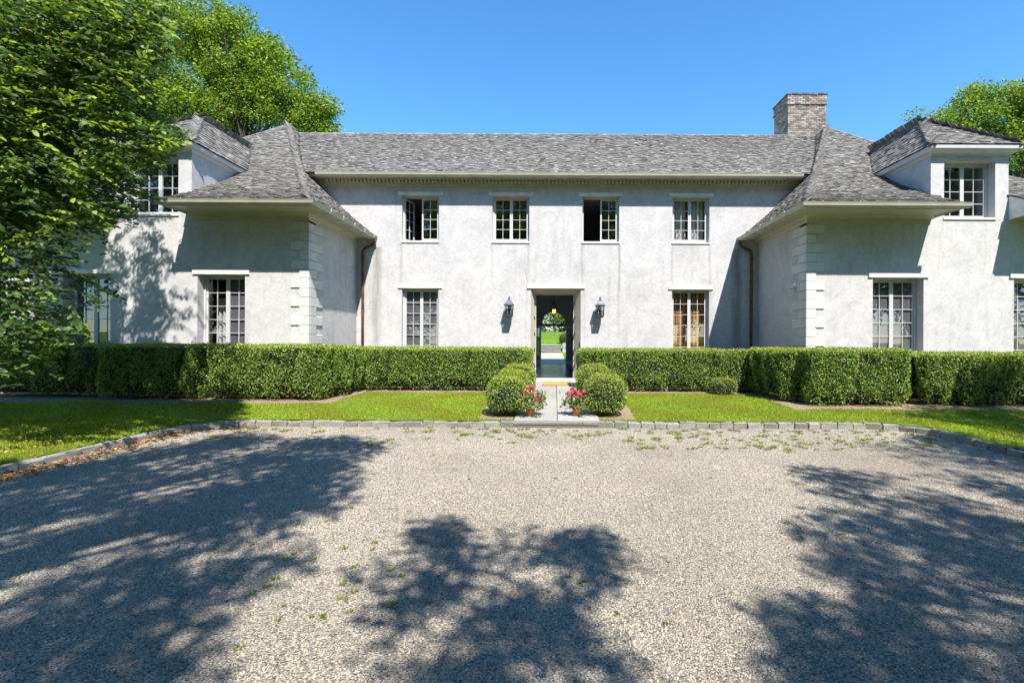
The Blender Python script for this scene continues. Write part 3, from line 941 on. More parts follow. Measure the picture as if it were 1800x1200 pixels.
# hairline crack running up from the door lintel
mb = MB(); p = Vector((x0-0.11, YM-0.004, zt+0.13)); pts = [p.copy()]
for k in range(9):
    p = p + Vector((random.uniform(-0.022, 0.008), 0, 0.055)); pts.append(p.copy())
hpart(mb.tube(pts, [0.006]+[0.005]*8+[0.001], 4), "crack", 'dark')

# ------------------------------------------------------------------ ground, gravel court, kerb, path
def smooth(t): t = min(max(t, 0), 1); return t*t*(3-2*t)
def lawn_z(x, y):
    d = max(y-8.9, 0) if abs(x) < 6.4 else max(y-8.9, 0)
    s = 0.10 + 0.075*smooth(d/2.2)
    return s
GX0, GX1, GY1 = -6.38, 6.42, 8.72
link("ground", np_mesh("ground", [(-300,-300,-0.12),(300,-300,-0.12),(300,400,-0.12),(-300,400,-0.12)], [np.array([[0,1,2,3]])], M['grass_far']), kind="structure")
link("gravel_drive", np_mesh("gravel_drive", [(GX0-0.05,-60,0),(GX1+0.05,-60,0),(GX1+0.05,GY1+0.1,0),(GX0-0.05,GY1+0.1,0)], [np.array([[0,1,2,3]])], M['gravel']), kind="structure")

def sheet(name, x0, x1, y0, y1, nx, ny, zf, mat, kind="structure"):
    xs = np.linspace(x0, x1, nx); ys = np.linspace(y0, y1, ny)
    V = [(x, y, zf(x, y)) for y in ys for x in xs]
    f = np.array([(j*nx+i, j*nx+i+1, (j+1)*nx+i+1, (j+1)*nx+i) for j in range(ny-1) for i in range(nx-1)])
    return link(name, np_mesh(name, V, [f], mat, smooth=True), kind=kind)
sheet("lawn", -30, 30, 8.80, 15.0, 60, 30, lawn_z, M['lawn'])
sheet("lawn", -30, GX0-0.06, -30, 8.797, 30, 40, lawn_z, M['lawn'])
sheet("lawn", GX1+0.06, 30, -30, 8.797, 30, 40, lawn_z, M['lawn'])

# bare mulch under the hedges: ragged-edged sheets lying on the lawn
def bed_obj(x0, x1, y0, y1):
    nx, ny = max(2,int((x1-x0)/0.2)), max(2,int((y1-y0)/0.2))
    V = []
    for j in range(ny+1):
        for i in range(nx+1):
            x = x0+(x1-x0)*i/nx; y = y0+(y1-y0)*j/ny
            if j == 0: y += 0.09*math.sin(x*2.3)+random.uniform(-0.06, 0.06)
            if i in (0, nx): x += random.uniform(-0.06, 0.06)
            V.append((x, y, lawn_z(x, y)+0.006))
    f = np.array([(j*(nx+1)+i, j*(nx+1)+i+1, (j+1)*(nx+1)+i+1, (j+1)*(nx+1)+i) for j in range(ny) for i in range(nx)])
    link("planting_bed", np_mesh("planting_bed", V, [f], M['soil'], smooth=True), kind="structure")
bed_obj(-4.95, -1.35, 12.62, 14.9); bed_obj(1.45, 5.05, 12.62, 14.9)
bed_obj(-13.5, -4.9, 10.50, 14.9); bed_obj(5.0, 13.5, 10.12, 14.9)
bed_obj(-1.42, -0.74, 8.95, 14.8); bed_obj(0.84, 1.55, 8.95, 14.8)
beds = [(-4.95,-1.35,12.62,14.9),(1.45,5.05,12.62,14.9),(-13.5,-4.9,10.50,14.9),(5.0,13.5,10.12,14.9),(-1.42,0.0,8.95,14.8),(0.0,1.55,8.95,14.8)]

# kerb of granite setts: sides along the court, rounded corners, gap for the step
kerb = empty("kerb", (0, GY1, 0), kind="structure")
setts = []
for k in range(5):
    mb = MB(); v = random.uniform(0.7, 1.2)
    mb.bevbox(-0.5, 0.5, -0.06, 0.06, 0, 1.0, 0.02, (0.31*v,0.293*v,0.262*v))
    v_ = [(a+random.uniform(-0.035,0.035), b+random.uniform(-0.018,0.018), c+random.uniform(-0.11,0.11)) for a, b, c in mb.v]
    mb.v = v_
    setts.append(mb.mesh("kerb_stone", M['kerb']))
path_pts = [(GX0, -3.0), (GX0, 7.55)]
for k in range(1, 7):
    a = math.pi - k*math.pi/14
    path_pts.append((GX0+1.15+1.15*math.cos(a), 7.55+1.15*math.sin(a)))
path_pts += [(GX0+1.15, GY1), (GX1-0.75, GY1), (GX1-0.3, GY1-0.15), (GX1-0.04, GY1-0.55), (GX1, 7.6), (GX1, -3.0)]
pp = np.array(path_pts); dd = np.concatenate([[0], np.cumsum(np.linalg.norm(np.diff(pp, axis=0), axis=1))])
s = 0.0
while s < dd[-1]:
    w = random.uniform(0.20, 0.29)
    m = s+w/2
    p = np.array([np.interp(m, dd, pp[:,i]) for i in range(2)]); q = np.array([np.interp(m+0.02, dd, pp[:,i]) for i in range(2)])
    s += w+0.012
    if -0.80 < p[0] < 0.92 and p[1] > 8: continue
    if p[1] < 1.0: continue
    o = link("kerb_stone", random.choice(setts), kerb)
    ang = math.atan2(q[1]-p[1], q[0]-p[0])
    o.location = (p[0], p[1]-GY1, -0.03)
    o.rotation_euler = (random.gauss(0,0.02), random.gauss(0,0.015), ang+random.gauss(0,0.02)+(math.pi if random.random()<0.5 else 0))
    o.scale = (w-random.uniform(0.0,0.012), random.uniform(0.95,1.15), random.uniform(0.118, 0.142))

# lawn behind the rounded kerb corners, mortar bed under the setts
for cx_, cy_, sg in ((GX0, GY1, 1), (GX1, GY1, -1)):
    r = 1.12 if sg > 0 else 0.72
    V = [(cx_-sg*0.07, cy_+0.09, 0.098)]
    for k in range(13):
        a = math.pi/2*k/12
        V.append((cx_+sg*(r-r*math.cos(a)), cy_-r+r*math.sin(a)+0.02, 0.098))
    f_ = [np.array([[0,k+1,k+2] for k in range(12)])]
    link("lawn", np_mesh("lawn", V, f_, M['lawn']), kind="structure")
mb = MB(); mb.sweep([[(x+nx*0.03, y+ny*0.03, -0.02),(x+nx*0.03, y+ny*0.03, 0.085),(x-nx*0.03, y-ny*0.03, 0.085),(x-nx*0.03, y-ny*0.03, -0.02)] for (x,y),(nx,ny) in
    [((p[0],p[1]), ((-(q[1]-o_[1]))/math.dist(q,o_), (q[0]-o_[0])/math.dist(q,o_))) for p,q,o_ in zip(path_pts, path_pts[1:]+path_pts[-1:], path_pts[:1]+path_pts[:-1])]], True)
mb.build("mortar_bed", M['mortar'], kerb).matrix_parent_inverse = Matrix.Translation((0,-GY1,0))

# entrance path
path = empty("path", (0.04, 8.8, 0.1), kind="structure")
PX0, PX1 = -0.74, 0.83
def path_z(y): return 0.118 + (y-8.8)*(0.262-0.118)/4.9 if y < 13.7 else 0.262
rows_l = [8.80, 9.68, 10.52, 11.30, 12.35, 13.28, 14.02, YM-0.055]
rows_r = [8.80, 9.42, 10.45, 11.42, 12.15, 13.10, 14.02, YM-0.055]
def slab(x0, x1, y0, y1):
    g = 0.006; v = random.uniform(0.88, 1.1)
    mb = MB()
    mb.bevbox(x0+g, x1-g, y0+g, y1-g, -0.12, 0.0, 0.006, (0.34*v,0.325*v,0.30*v))
    mb.v = [(a, b, c+path_z(b)) for a, b, c in mb.v]
    o = mb.build("paving_slab", M['slab'], path); o.matrix_parent_inverse = Matrix.Translation((-0.04,-8.8,-0.1))
for a, b in zip(rows_l, rows_l[1:]): slab(PX0, 0.055, a, b)
for a, b in zip(rows_r, rows_r[1:]): slab(0.055, PX1, a, b)
mb = MB(); mb.quad((PX0,8.8,0.05),(PX1,8.8,0.05),(PX1,14.88,0.17),(PX0,14.88,0.17))
mb.build("joint_sand", M['soil'], path).matrix_parent_inverse = Matrix.Translation((-0.04,-8.8,-0.1))
st = empty("front_step", (0.05, 8.72, 0), label="thin weathered bluestone step at the foot of the path", cat="step")
for a, b in ((-0.80, 0.50), (0.506, 0.90)):
    mb = MB().bevbox(a-0.05, b-0.05, -0.06, 0.075, 0.062, 0.108, 0.008, (0.22,0.205,0.185), 0.004)
    mb.build("step_slab", M['slab'], st)
MB().box(-0.80, 0.80, -0.045, 0.06, -0.02, 0.060, (0.15,0.125,0.10)).build("riser", M['slab'], st)

# gravel: angular stones scattered by geometry nodes on the court
def gravel_stones():
    me = np_mesh("gravel_area", [(-3.2,1.9,0.0),(3.0,1.9,0.0),(GX1-0.07,5.4,0.0),(GX1-0.07,8.65,0.0),(GX0+0.07,8.65,0.0),(GX0+0.07,4.6,0.0)], [np.array([[0,1,2,3,4,5]])], M['pebble'])
    o = link("gravel", me, kind="stuff")
    ng = bpy.data.node_groups.new("gravel_scatter", 'GeometryNodeTree')
    ng.interface.new_socket("Geometry", in_out='INPUT', socket_type='NodeSocketGeometry')
    ng.interface.new_socket("Geometry", in_out='OUTPUT', socket_type='NodeSocketGeometry')
    n = ng.nodes; L = ng.links
    gi = n.new("NodeGroupInput"); go = n.new("NodeGroupOutput")
    dp = n.new("GeometryNodeDistributePointsOnFaces"); dp.inputs['Density'].default_value = 3700; dp.inputs['Seed'].default_value = 3
    ico = n.new("GeometryNodeMeshIcoSphere"); ico.inputs['Radius'].default_value = 0.0072; ico.inputs['Subdivisions'].default_value = 1
    sm = n.new("GeometryNodeSetMaterial"); sm.inputs['Material'].default_value = M['pebble']
    rr = n.new("FunctionNodeRandomValue"); rr.data_type = 'FLOAT_VECTOR'
    rr.inputs[0].default_value = (-3.1,-3.1,-3.1); rr.inputs[1].default_value = (3.1,3.1,3.1)
    rs = n.new("FunctionNodeRandomValue"); rs.data_type = 'FLOAT_VECTOR'
    rs.inputs[0].default_value = (0.5,0.4,0.3); rs.inputs[1].default_value = (1.55,1.25,0.95); rs.inputs['Seed'].default_value = 5
    ip = n.new("GeometryNodeInstanceOnPoints")
    L.new(gi.outputs[0], dp.inputs[0]); L.new(dp.outputs['Points'], ip.inputs['Points'])
    L.new(ico.outputs[0], sm.inputs[0]); L.new(sm.outputs[0], ip.inputs['Instance'])
    L.new(rr.outputs[0], ip.inputs['Rotation']); L.new(rs.outputs[0], ip.inputs['Scale'])
    L.new(ip.outputs[0], go.inputs[0])
    md = o.modifiers.new("scatter", 'NODES'); md.node_group = ng
gravel_stones()

# ------------------------------------------------------------------ leaves
def unit(v): return v/np.maximum(np.linalg.norm(v, axis=-1, keepdims=True), 1e-9)
def leaf_arrays(P, T, Nn, L, W, col, fine=False, fold=0.18):
    """P base points, T tip directions, Nn leaf normals; returns verts, faces, colours"""
    T = unit(T); B = unit(np.cross(T, Nn)); Nn = np.cross(B, T)
    L = np.asarray(L)[:, None]; W = np.asarray(W)[:, None]
    n = len(P)
    if fine:
        pts = [P, P+T*L*0.33+B*W*0.5+Nn*L*fold*0.3, P+T*L*0.33-B*W*0.5+Nn*L*fold*0.3, P+T*L*0.72+B*W*0.42, P+T*L*0.72-B*W*0.42, P+T*L-Nn*L*fold*0.7]
        V = np.stack(pts, 1).reshape(-1, 3)
        b = np.arange(n)[:, None]*6
        f = [b+np.array([[0,2,1]]), b+np.array([[3,4,5]]), b+np.array([[1,2,4,3]])]
        return V, f, np.repeat(col, 6, 0)
    pts = [P, P+T*L*0.5+B*W*0.5+Nn*W*fold, P+T*L, P+T*L*0.5-B*W*0.5+Nn*W*fold]
    V = np.stack(pts, 1).reshape(-1, 3)
    b = np.arange(n)[:, None]*4
    return V, [b+np.array([[0,1,2]]), b+np.array([[0,2,3]])], np.repeat(col, 4, 0)

def leaf_obj(name, P, T, Nn, L, W, col, mat, parent=None, fine=False, fold=0.18, off=(0,0,0), **kw):
    V, f, c = leaf_arrays(P-np.array(off), T, Nn, L, W, col, fine, fold)
    return link(name, np_mesh(name, V, f, mat, c), parent, **kw)

def palette(n, cols, weights=None, jit=0.15):
    cols = np.array(cols)
    c = cols[rng.choice(len(cols), n, p=weights)]
    return c*(1+rng.normal(0, jit, (n, 1)))

BOXC = [(0.20,0.305,0.045),(0.13,0.215,0.034),(0.29,0.39,0.058),(0.055,0.10,0.022),(0.39,0.46,0.10)]
def hedge(name, label, x0, x1, y0, y1, zt, group, dens=2600, cat="hedge", shear=0.0, faces=("f","t","l","r")):
    cx, cy = (x0+x1)/2, (y0+y1)/2
    zb = lawn_z(cx, y0)
    o = empty(name, (cx, cy, zb), label=label, cat=cat, group=group)
    ph = rng.uniform(0, 6, 8)
    def lump(a, z):
        return 0.11*np.sqrt(np.abs(np.sin(math.pi*(a/1.07+ph[6]/3+0.06*np.sin(z*3)))))-0.085 + 0.04*np.sin(a*5.1+ph[0])*np.sin(z*3.0+ph[1]) + 0.035*np.sin(a*9.7+ph[2]+1.3*np.sin(z*4)) + 0.02*np.sin(a*17+ph[3])*np.sin(z*15+ph[4])
    Ps, Ns = [], []
    def face(n, a0, a1, kind):
        a = rng.uniform(a0, a1, n)
        z = zb + (zt-zb)*rng.uniform(0.03, 1.0, n)**0.9
        # bases draw in, top edges round over
        low = np.clip((z-zb)/0.38, 0, 1); inn = 0.16*(1-low)**1.5*(0.6+0.7*np.abs(np.sin(a*4.3+ph[5])))
        top = np.clip((zt-z)/0.10, 0, 1); inn = inn + 0.06*(1-top)**2
        edge = np.minimum(a-a0, a1-a); inn = inn + 0.13*np.clip(1-edge/0.2, 0, 1)**2
        d = lump(a, z) - inn + rng.normal(0, 0.014, n)
        seam = np.abs(np.sin(math.pi*(a/1.07+ph[6]/3+0.06*np.sin(z*3)))) < 0.10
        d = d - 0.10*seam*rng.random(n)
        P = np.zeros((n, 3)); q = np.zeros((n, 3))
        if kind == "f": P[:,0] = a; P[:,1] = y0-d; q[:,1] = -1
        if kind == "l": P[:,1] = a; P[:,0] = x0-d; q[:,0] = -1
        if kind == "r": P[:,1] = a; P[:,0] = x1+d; q[:,0] = 1
        P[:,2] = z
        q[:,2] += 0.3+0.8*(1-top)
        hole = (np.sin(a*2.1+ph[7])*np.sin(z*6.3+a*1.7+ph[2]) > 0.80)
        keep = rng.random(n) < (0.35+0.65*low)*np.where(hole, 0.35, 1.0)
        Ps.append(P[keep]); Ns.append(q[keep])
    h = zt-zb
    if "f" in faces: face(int((x1-x0)*h*dens), x0, x1, "f")
    if "l" in faces: face(int((y1-y0)*h*dens), y0, y1, "l")
    if "r" in faces: face(int((y1-y0)*h*dens), y0, y1, "r")
    n = int((x1-x0)*(y1-y0)*dens*0.8)
    P = np.stack([rng.uniform(x0, x1, n), rng.uniform(y0, y1, n), np.full(n, zt)+rng.normal(0, 0.012, n)], 1)
    P[:,2] += 0.018*np.sin(P[:,0]*4+ph[0])*np.sin(P[:,1]*5)-0.07*np.clip(1-np.minimum(P[:,0]-x0, x1-P[:,0])/0.1,0,1)**2-0.05*np.clip(1-(P[:,1]-y0)/0.08,0,1)**2
    Ps.append(P); Ns.append(np.tile([0,-0.15,1.0], (n,1)))
    P = np.concatenate(Ps); q = np.concatenate(Ns); n = len(P)
    T = q*0.7 + rng.normal(0, 0.75, (n,3)); Nn = q + rng.normal(0, 0.55, (n,3))
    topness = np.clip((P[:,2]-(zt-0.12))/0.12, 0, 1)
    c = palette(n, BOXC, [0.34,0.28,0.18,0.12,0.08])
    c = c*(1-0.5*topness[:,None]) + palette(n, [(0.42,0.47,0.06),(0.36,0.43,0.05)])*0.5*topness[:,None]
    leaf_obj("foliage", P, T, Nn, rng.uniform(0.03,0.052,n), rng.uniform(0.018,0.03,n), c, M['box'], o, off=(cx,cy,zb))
    # dark twiggy inside with a narrower foot
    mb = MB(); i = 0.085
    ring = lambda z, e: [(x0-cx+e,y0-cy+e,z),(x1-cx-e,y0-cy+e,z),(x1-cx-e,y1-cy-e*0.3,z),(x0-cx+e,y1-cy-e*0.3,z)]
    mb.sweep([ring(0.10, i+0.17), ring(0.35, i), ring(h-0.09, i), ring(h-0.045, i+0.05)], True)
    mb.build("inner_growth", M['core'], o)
    for k in range(max(3, int((x1-x0)*4))):
        xx = random.uniform(x0+0.15, x1-0.15)-cx; yy = random.uniform(y0+0.15, min(y1-0.1, y0+0.5))-cy
        mb = MB(); mb.tube([(xx, yy, -0.05), (xx+random.uniform(-0.08,0.08), yy-0.03, 0.2), (xx+random.uniform(-0.15,0.15), yy-0.06, 0.4)], [0.016,0.012,0.006], 5)
        mb.build("stem", M['bark'], o)
    return o
HG = "clipped box hedges along the house front"
hedge("hedge", "long clipped box hedge under the ground floor window with plain dark panes beside the door", -5.9, -0.67, 12.9, 14.0, 1.31, HG, faces=("f","r"))
hedge("hedge", "long clipped box hedge under the window with woven bamboo shades", 0.69, 5.95, 12.9, 14.0, 1.30, HG, faces=("f","l"))
hedge("hedge", "narrow clipped hedge running back along the wing wall below the white floodlight", 5.17, 5.92, 10.95, 12.96, 1.36, HG, faces=("f","l"))
hedge("hedge", "thick clipped hedge block with shaggy foot under the wing window nearer the quoins and floodlight", 5.50, 7.70, 10.36, 11.5, 1.38, HG)
hedge("hedge", "clipped hedge block below the dormer by the brick chimney, past the gap", 8.03, 12.6, 10.42, 11.5, 1.30, HG, faces=("f","l"))
hedge("hedge", "clipped hedge block wrapping the quoined corner of the wing behind the leafy tree", -7.80, -5.18, 10.8, 11.7, 1.40, HG)
hedge("hedge", "narrow clipped hedge running back from the corner towards the lit downspout", -5.95, -5.10, 11.55, 12.98, 1.36, HG, faces=("f","r"))
hedge("hedge", "shaded hedge block under the tree's dappled wall shadow", -10.35, -8.00, 10.85, 11.7, 1.40, HG)
hedge("hedge", "dark hedge block half hidden by the hanging tree leaves", -13.4, -10.5, 11.1, 11.8, 1.38, HG, dens=1500)

def ball(name, label, c, r, h, group, cat="shrub", dens=2900, cols=BOXC, squash=0.0):
    zb = path_z(c[1])+0.02 if abs(c[0]) < 1.5 else lawn_z(*c)
    o = empty(name, (c[0], c[1], zb), label=label, cat=cat, group=group)
    n = int(4*math.pi*r*r*dens*1.0)
    d = unit(rng.normal(0, 1, (n,3)))
    d[:,2] = np.where(d[:,2] < -0.75, -d[:,2], d[:,2])
    ph = rng.uniform(0, 6, 4)
    rr = 1 + 0.035*np.sin(d[:,0]*7+ph[0])*np.sin(d[:,2]*6+ph[1]) + 0.03*np.sin(d[:,1]*11+ph[2]) + rng.normal(0, 0.03, n)
    e = 1.25                                            # slightly boxy dome
    P = np.sign(d)*np.abs(d)**(1/e)
    P = P*np.array([r, r, h/2])*rr[:,None] + np.array([0,0,h/2])
    P[:,2] = np.maximum(P[:,2], 0.02)
    T = d*0.7+rng.normal(0,0.75,(n,3)); Nn = d+np.array([0,0,0.25])+rng.normal(0,0.5,(n,3))
    up = np.clip(d[:,2], 0, 1)[:,None]
    c_ = palette(n, cols)*(1-0.65*up) + palette(n, [(0.36,0.40,0.035),(0.30,0.36,0.03),(0.40,0.41,0.07)])*0.65*up
    leaf_obj("foliage", P, T, Nn, rng.uniform(0.024,0.042,n), rng.uniform(0.014,0.024,n), c_, M['box'], o)
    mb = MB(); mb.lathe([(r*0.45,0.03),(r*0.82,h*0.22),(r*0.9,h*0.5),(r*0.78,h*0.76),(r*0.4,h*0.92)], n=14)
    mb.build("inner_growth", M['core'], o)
    for k in range(5):
        a = random.uniform(0, 6.28)
        mb = MB(); mb.tube([(0.03*math.cos(a), 0.03*math.sin(a), -0.06), (0.12*math.cos(a), 0.12*math.sin(a), 0.15)], [0.014,0.008], 5)
        mb.build("stem", M['bark'], o)
    return o
BG = "rounded box balls lining the entrance path"
ball("boxwood_ball", "rounded box ball beside the pot with the taller loose geranium", (-0.92, 9.38), 0.38, 0.70, BG)
ball("boxwood_ball", "middle of three rounded box balls in a row along the path", (-0.89, 10.38), 0.385, 0.73, BG)
ball("boxwood_ball", "rounded box ball against the hedge end, last of three by the path", (-0.86, 11.45), 0.40, 0.77, BG)
ball("boxwood_ball", "broad rounded box ball beside the pot of shaded crimson geranium", (0.985, 9.44), 0.40, 0.75, BG)
ball("boxwood_ball", "rounded box ball between the broad box ball and the door hedge", (0.90, 11.15), 0.40, 0.80, BG)
ball("low_shrub", "small loose pale shrub at the foot of the hedge in the wing's shadow", (4.40, 12.60), 0.32, 0.42, None, dens=1500, cols=[(0.17,0.21,0.07),(0.12,0.17,0.05),(0.22,0.25,0.10)])

# ------------------------------------------------------------------ things by the door
def lantern(x, label):
    o = empty("wall_lantern", (x, YM, 2.27), label=label, cat="wall lantern", group="lanterns either side of the front door")
    yc = -0.265
    def frustum(mb, w0, w1, z0, z1, t=None):
        mb.lathe([(w0/math.sqrt(2), z0), (w1/math.sqrt(2), z1)], (0, yc, 0), 4, phase=math.pi/4, smooth=False)
    mb = MB()
    for sx in (-1, 1):
        for sy in (-1, 1):
            mb.tube([(sx*0.098, yc+sy*0.098, 0.02), (sx*0.118, yc+sy*0.118, 0.325)], 0.010, 5)
    frustum(mb, 0.215, 0.22, 0.0, 0.03); frustum(mb, 0.16, 0.215, -0.03, -0.001)
    frustum(mb, 0.265, 0.265, 0.318, 0.335)
    mb.build("frame", M['lead'], o)
    mb = MB(); frustum(mb, 0.30, 0.295, 0.336, 0.352); frustum(mb, 0.28, 0.21, 0.353, 0.40); frustum(mb, 0.209, 0.15, 0.401, 0.46); frustum(mb, 0.148, 0.075, 0.461, 0.50)
    mb.lathe([(0.032,0.50),(0.036,0.52),(0.022,0.53),(0.03,0.555),(0.034,0.57),(0.02,0.582),(0.012,0.605),(0.003,0.62)], (0,yc,0), 10)
    mb.build("roof", M['lead'], o)
    for k in range(4):
        a = k*math.pi/2
        g = link("pane", pane_me, o)
        g.matrix_basis = Matrix.Translation((0, yc, 0.17)) @ Matrix.Rotation(a, 4, 'Z') @ Matrix.Translation((0, -0.104, 0)) @ Matrix.Rotation(R(4), 4, 'X') @ Matrix.Diagonal((0.195,1,0.285,1))
    for dx in (-0.05, 0.05):
        MB().lathe([(0.013,0.03),(0.013,0.13),(0.016,0.14),(0.012,0.17),(0.002,0.20)], (dx, yc, 0), 8).build("candle", M['candle'], o)
    mb = MB(); mb.bevbox(-0.05, 0.05, -0.025, -0.001, 0.10, 0.50, 0.006)
    mb.tube([(0, -0.02, 0.42), (0, -0.10, 0.455), (0, yc+0.08, 0.40)], 0.014, 6); mb.tube([(0,-0.02,0.12),(0,-0.08,0.05),(0,yc+0.09,0.01)], 0.012, 6)
    mb.build("bracket", M['lead'], o)
lantern(-1.385, "grey metal wall lantern on the door side towards the three box balls")
lantern(1.375, "grey metal wall lantern on the door side towards the bamboo-shaded window")

p = empty("pendant_lantern", (-0.04, 17.6, 3.50), label="small lit globe lantern hanging on a rod in the entrance hall", cat="pendant light")
mb = MB(); mb.tube([(0,0,0),(0,0,-0.62)], 0.008, 6); mb.lathe([(0.05,-0.02),(0.05,0.0)], n=10); mb.build("rod", M['iron'], p)
mb = MB()
for k in range(6):
    a = k*math.pi/3
    mb.tube([(0.02*math.cos(a),0.02*math.sin(a),-0.58),(0.10*math.cos(a),0.10*math.sin(a),-0.68),(0.14*math.cos(a),0.14*math.sin(a),-0.84),(0.10*math.cos(a),0.10*math.sin(a),-1.0),(0.02*math.cos(a),0.02*math.sin(a),-1.08)], 0.009, 5)
for zz, r in ((-0.84,0.143),(-1.02,0.08)): mb.tube([(r*math.cos(t*math.pi/8), r*math.sin(t*math.pi/8), zz) for t in range(17)], 0.010, 5)
mb.lathe([(0.004,-1.16),(0.03,-1.11),(0.05,-1.07),(0.02,-1.06)], n=8); mb.build("cage", M['iron'], p)
for k in range(3):
    a = k*2.09
    MB().lathe([(0.012,-0.98),(0.012,-0.90),(0.020,-0.875),(0.012,-0.84),(0.001,-0.82)], (0.045*math.cos(a),0.045*math.sin(a),0), 8).build("bulb", M['bulb'], p)

m_ = empty("doormat", (0.07, 14.26, 0.262), label="rectangular tan coir doormat on the slab before the front door", cat="doormat")
MB().bevbox(-0.42, 0.42, -0.45, 0.45, 0.003, 0.04, 0.012).build("pile", M['coir'], m_)
MB().box(-0.425, 0.425, -0.455, 0.455, 0.0005, 0.008).build("backing", M['iron'], m_)

f = empty("floodlight", (6.25, 12.52, 2.98), label="white twin-head security floodlight on the shaded wing wall", cat="floodlight")
MB().bevbox(-0.05, -0.001, -0.07, 0.07, -0.05, 0.09, 0.008).build("housing", M['sensor'], f)
for dy in (-0.06, 0.06):
    mb = MB(); mb.tube([(-0.05, dy*0.6, 0.0), (-0.10, dy, -0.02), (-0.13, dy*1.2, -0.05)], [0.014,0.02,0.05], 10); mb.build("lamp_head", M['sensor'], f)
MB().lathe([(0.012,-0.13),(0.03,-0.12),(0.034,-0.09),(0.02,-0.06)], (-0.07, 0, 0), 10).build("sensor", M['sensor'], f)

def geranium(loc, label, seed, blooms, h):
    r_ = random.Random(seed)
    o = empty("potted_geranium", loc, label=label, cat="potted plant", group="geranium pots flanking the path")
    pr = [(0.062,0.0),(0.082,0.12),(0.086,0.135),(0.098,0.136),(0.100,0.172),(0.088,0.173),(0.084,0.15),(0.02,0.145)]
    MB().lathe(pr, n=20).build("pot", M['terracotta'], o)
    MB().lathe([(0.084,0.14),(0.083,0.15)], n=16).build("soil", M['core'], o)
    mb = MB(); P = []; tips = []
    for k in range(26):
        a = r_.uniform(0, 6.28); rad = r_.uniform(0.05, 0.27); z = r_.uniform(0.17, h)
        tip = (rad*math.cos(a), rad*math.sin(a), z)
        mb.tube([(0.03*math.cos(a), 0.03*math.sin(a), 0.14), (rad*0.5*math.cos(a), rad*0.5*math.sin(a), 0.14+(z-0.14)*0.6), tip], [0.006,0.005,0.003], 5)
        tips.append(tip)
    for bl in blooms:
        mb.tube([(bl[0]*0.3, bl[1]*0.3, 0.2), (bl[0]*0.8, bl[1]*0.8, bl[2]*0.75), bl[:3]], 0.004, 5)
    mb.build("stems", M['box'], o, kind="stuff")
    g = np.random.default_rng(seed)
    n = 620
    c = np.array(tips)[g.integers(0, len(tips), n)] + g.normal(0, 0.045, (n,3))
    d = unit(g.normal(0,1,(n,3))+np.array([0,0,0.2]))
    leaf_obj("leaves", c, d, g.normal(0,0.5,(n,3))+np.array([0,-0.5,0.9]), g.uniform(0.035,0.06,n), g.uniform(0.04,0.062,n), palette(n, [(0.13,0.20,0.04),(0.19,0.25,0.06),(0.07,0.13,0.03),(0.26,0.28,0.07)]), M['leaf'], o)
    for bx, by, bz, br, dark in blooms:
        n = 70
        d = unit(g.normal(0,1,(n,3)))
        P = np.array([bx,by,bz]) + d*br*g.uniform(0.55,1.0,(n,1))*np.array([1,1,0.8])
        col = palette(n, [(0.62,0.035,0.11),(0.75,0.09,0.2),(0.50,0.02,0.06)] if dark else [(0.80,0.10,0.25),(0.85,0.2,0.34),(0.70,0.05,0.14)], jit=0.1)
        leaf_obj("flower_head", P, np.cross(d, g.normal(0,1,(n,3))), d, np.full(n,br*0.75), np.full(n,br*0.7), col, M['petal'], o)
geranium((-0.46, 9.20, path_z(9.2)), "terracotta pot of tall loose pink geranium beside the row of three box balls", 3,
         [(-0.19,-0.03,0.27,0.05,0),(-0.11,0.02,0.43,0.058,1),(0.0,0.0,0.41,0.055,1),(0.03,0.05,0.54,0.046,1),(-0.05,0.05,0.53,0.034,0),(0.14,-0.05,0.33,0.062,0),(0.15,0.02,0.44,0.034,0)], 0.40)
geranium((0.425, 9.24, path_z(9.24)), "terracotta pot of shaded crimson geranium tucked against the broad box ball", 8,
         [(-0.14,0.0,0.42,0.045,0),(-0.06,0.0,0.45,0.05,1),(0.02,0.05,0.42,0.05,0),(-0.08,0.06,0.50,0.04,1),(0.14,-0.02,0.46,0.045,1),(0.13,0.0,0.38,0.045,1),(0.06,-0.04,0.40,0.04,0)], 0.38)

# curtains and bamboo shades hanging inside windows
def curtain(x0, x1, y, z0, z1, label, amp=0.035, mat='curtain', group="white curtains"):
    n = int((x1-x0)/0.012); V = []; 
    for z in (z0, (z0+z1)/2, z1):
        for i in range(n+1):
            x = x0+(x1-x0)*i/n
            V.append((x-x0, amp*math.sin(x*52)+0.3*amp*math.sin(x*23+z), z-z0))
    f_ = np.array([(j*(n+1)+i, j*(n+1)+i+1, (j+1)*(n+1)+i+1, (j+1)*(n+1)+i) for j in range(2) for i in range(n)])
    o = link("curtain", np_mesh("curtain", V, [f_], M[mat], smooth=True), label=label, cat="curtain", group=group)
    o.location = (x0, y, z0)
curtain(-8.82, -8.38, 12.62, 0.6, 2.6, "white pleated curtain hanging half across the wing window by the dappled shadow")
curtain(3.64, 4.15, 15.42, 4.45, 5.95, "white curtain in the upper window above the bamboo shades, door side casement")
curtain(4.22, 4.74, 15.42, 4.45, 5.95, "white curtain in the upper window above the bamboo shades, wing side casement")
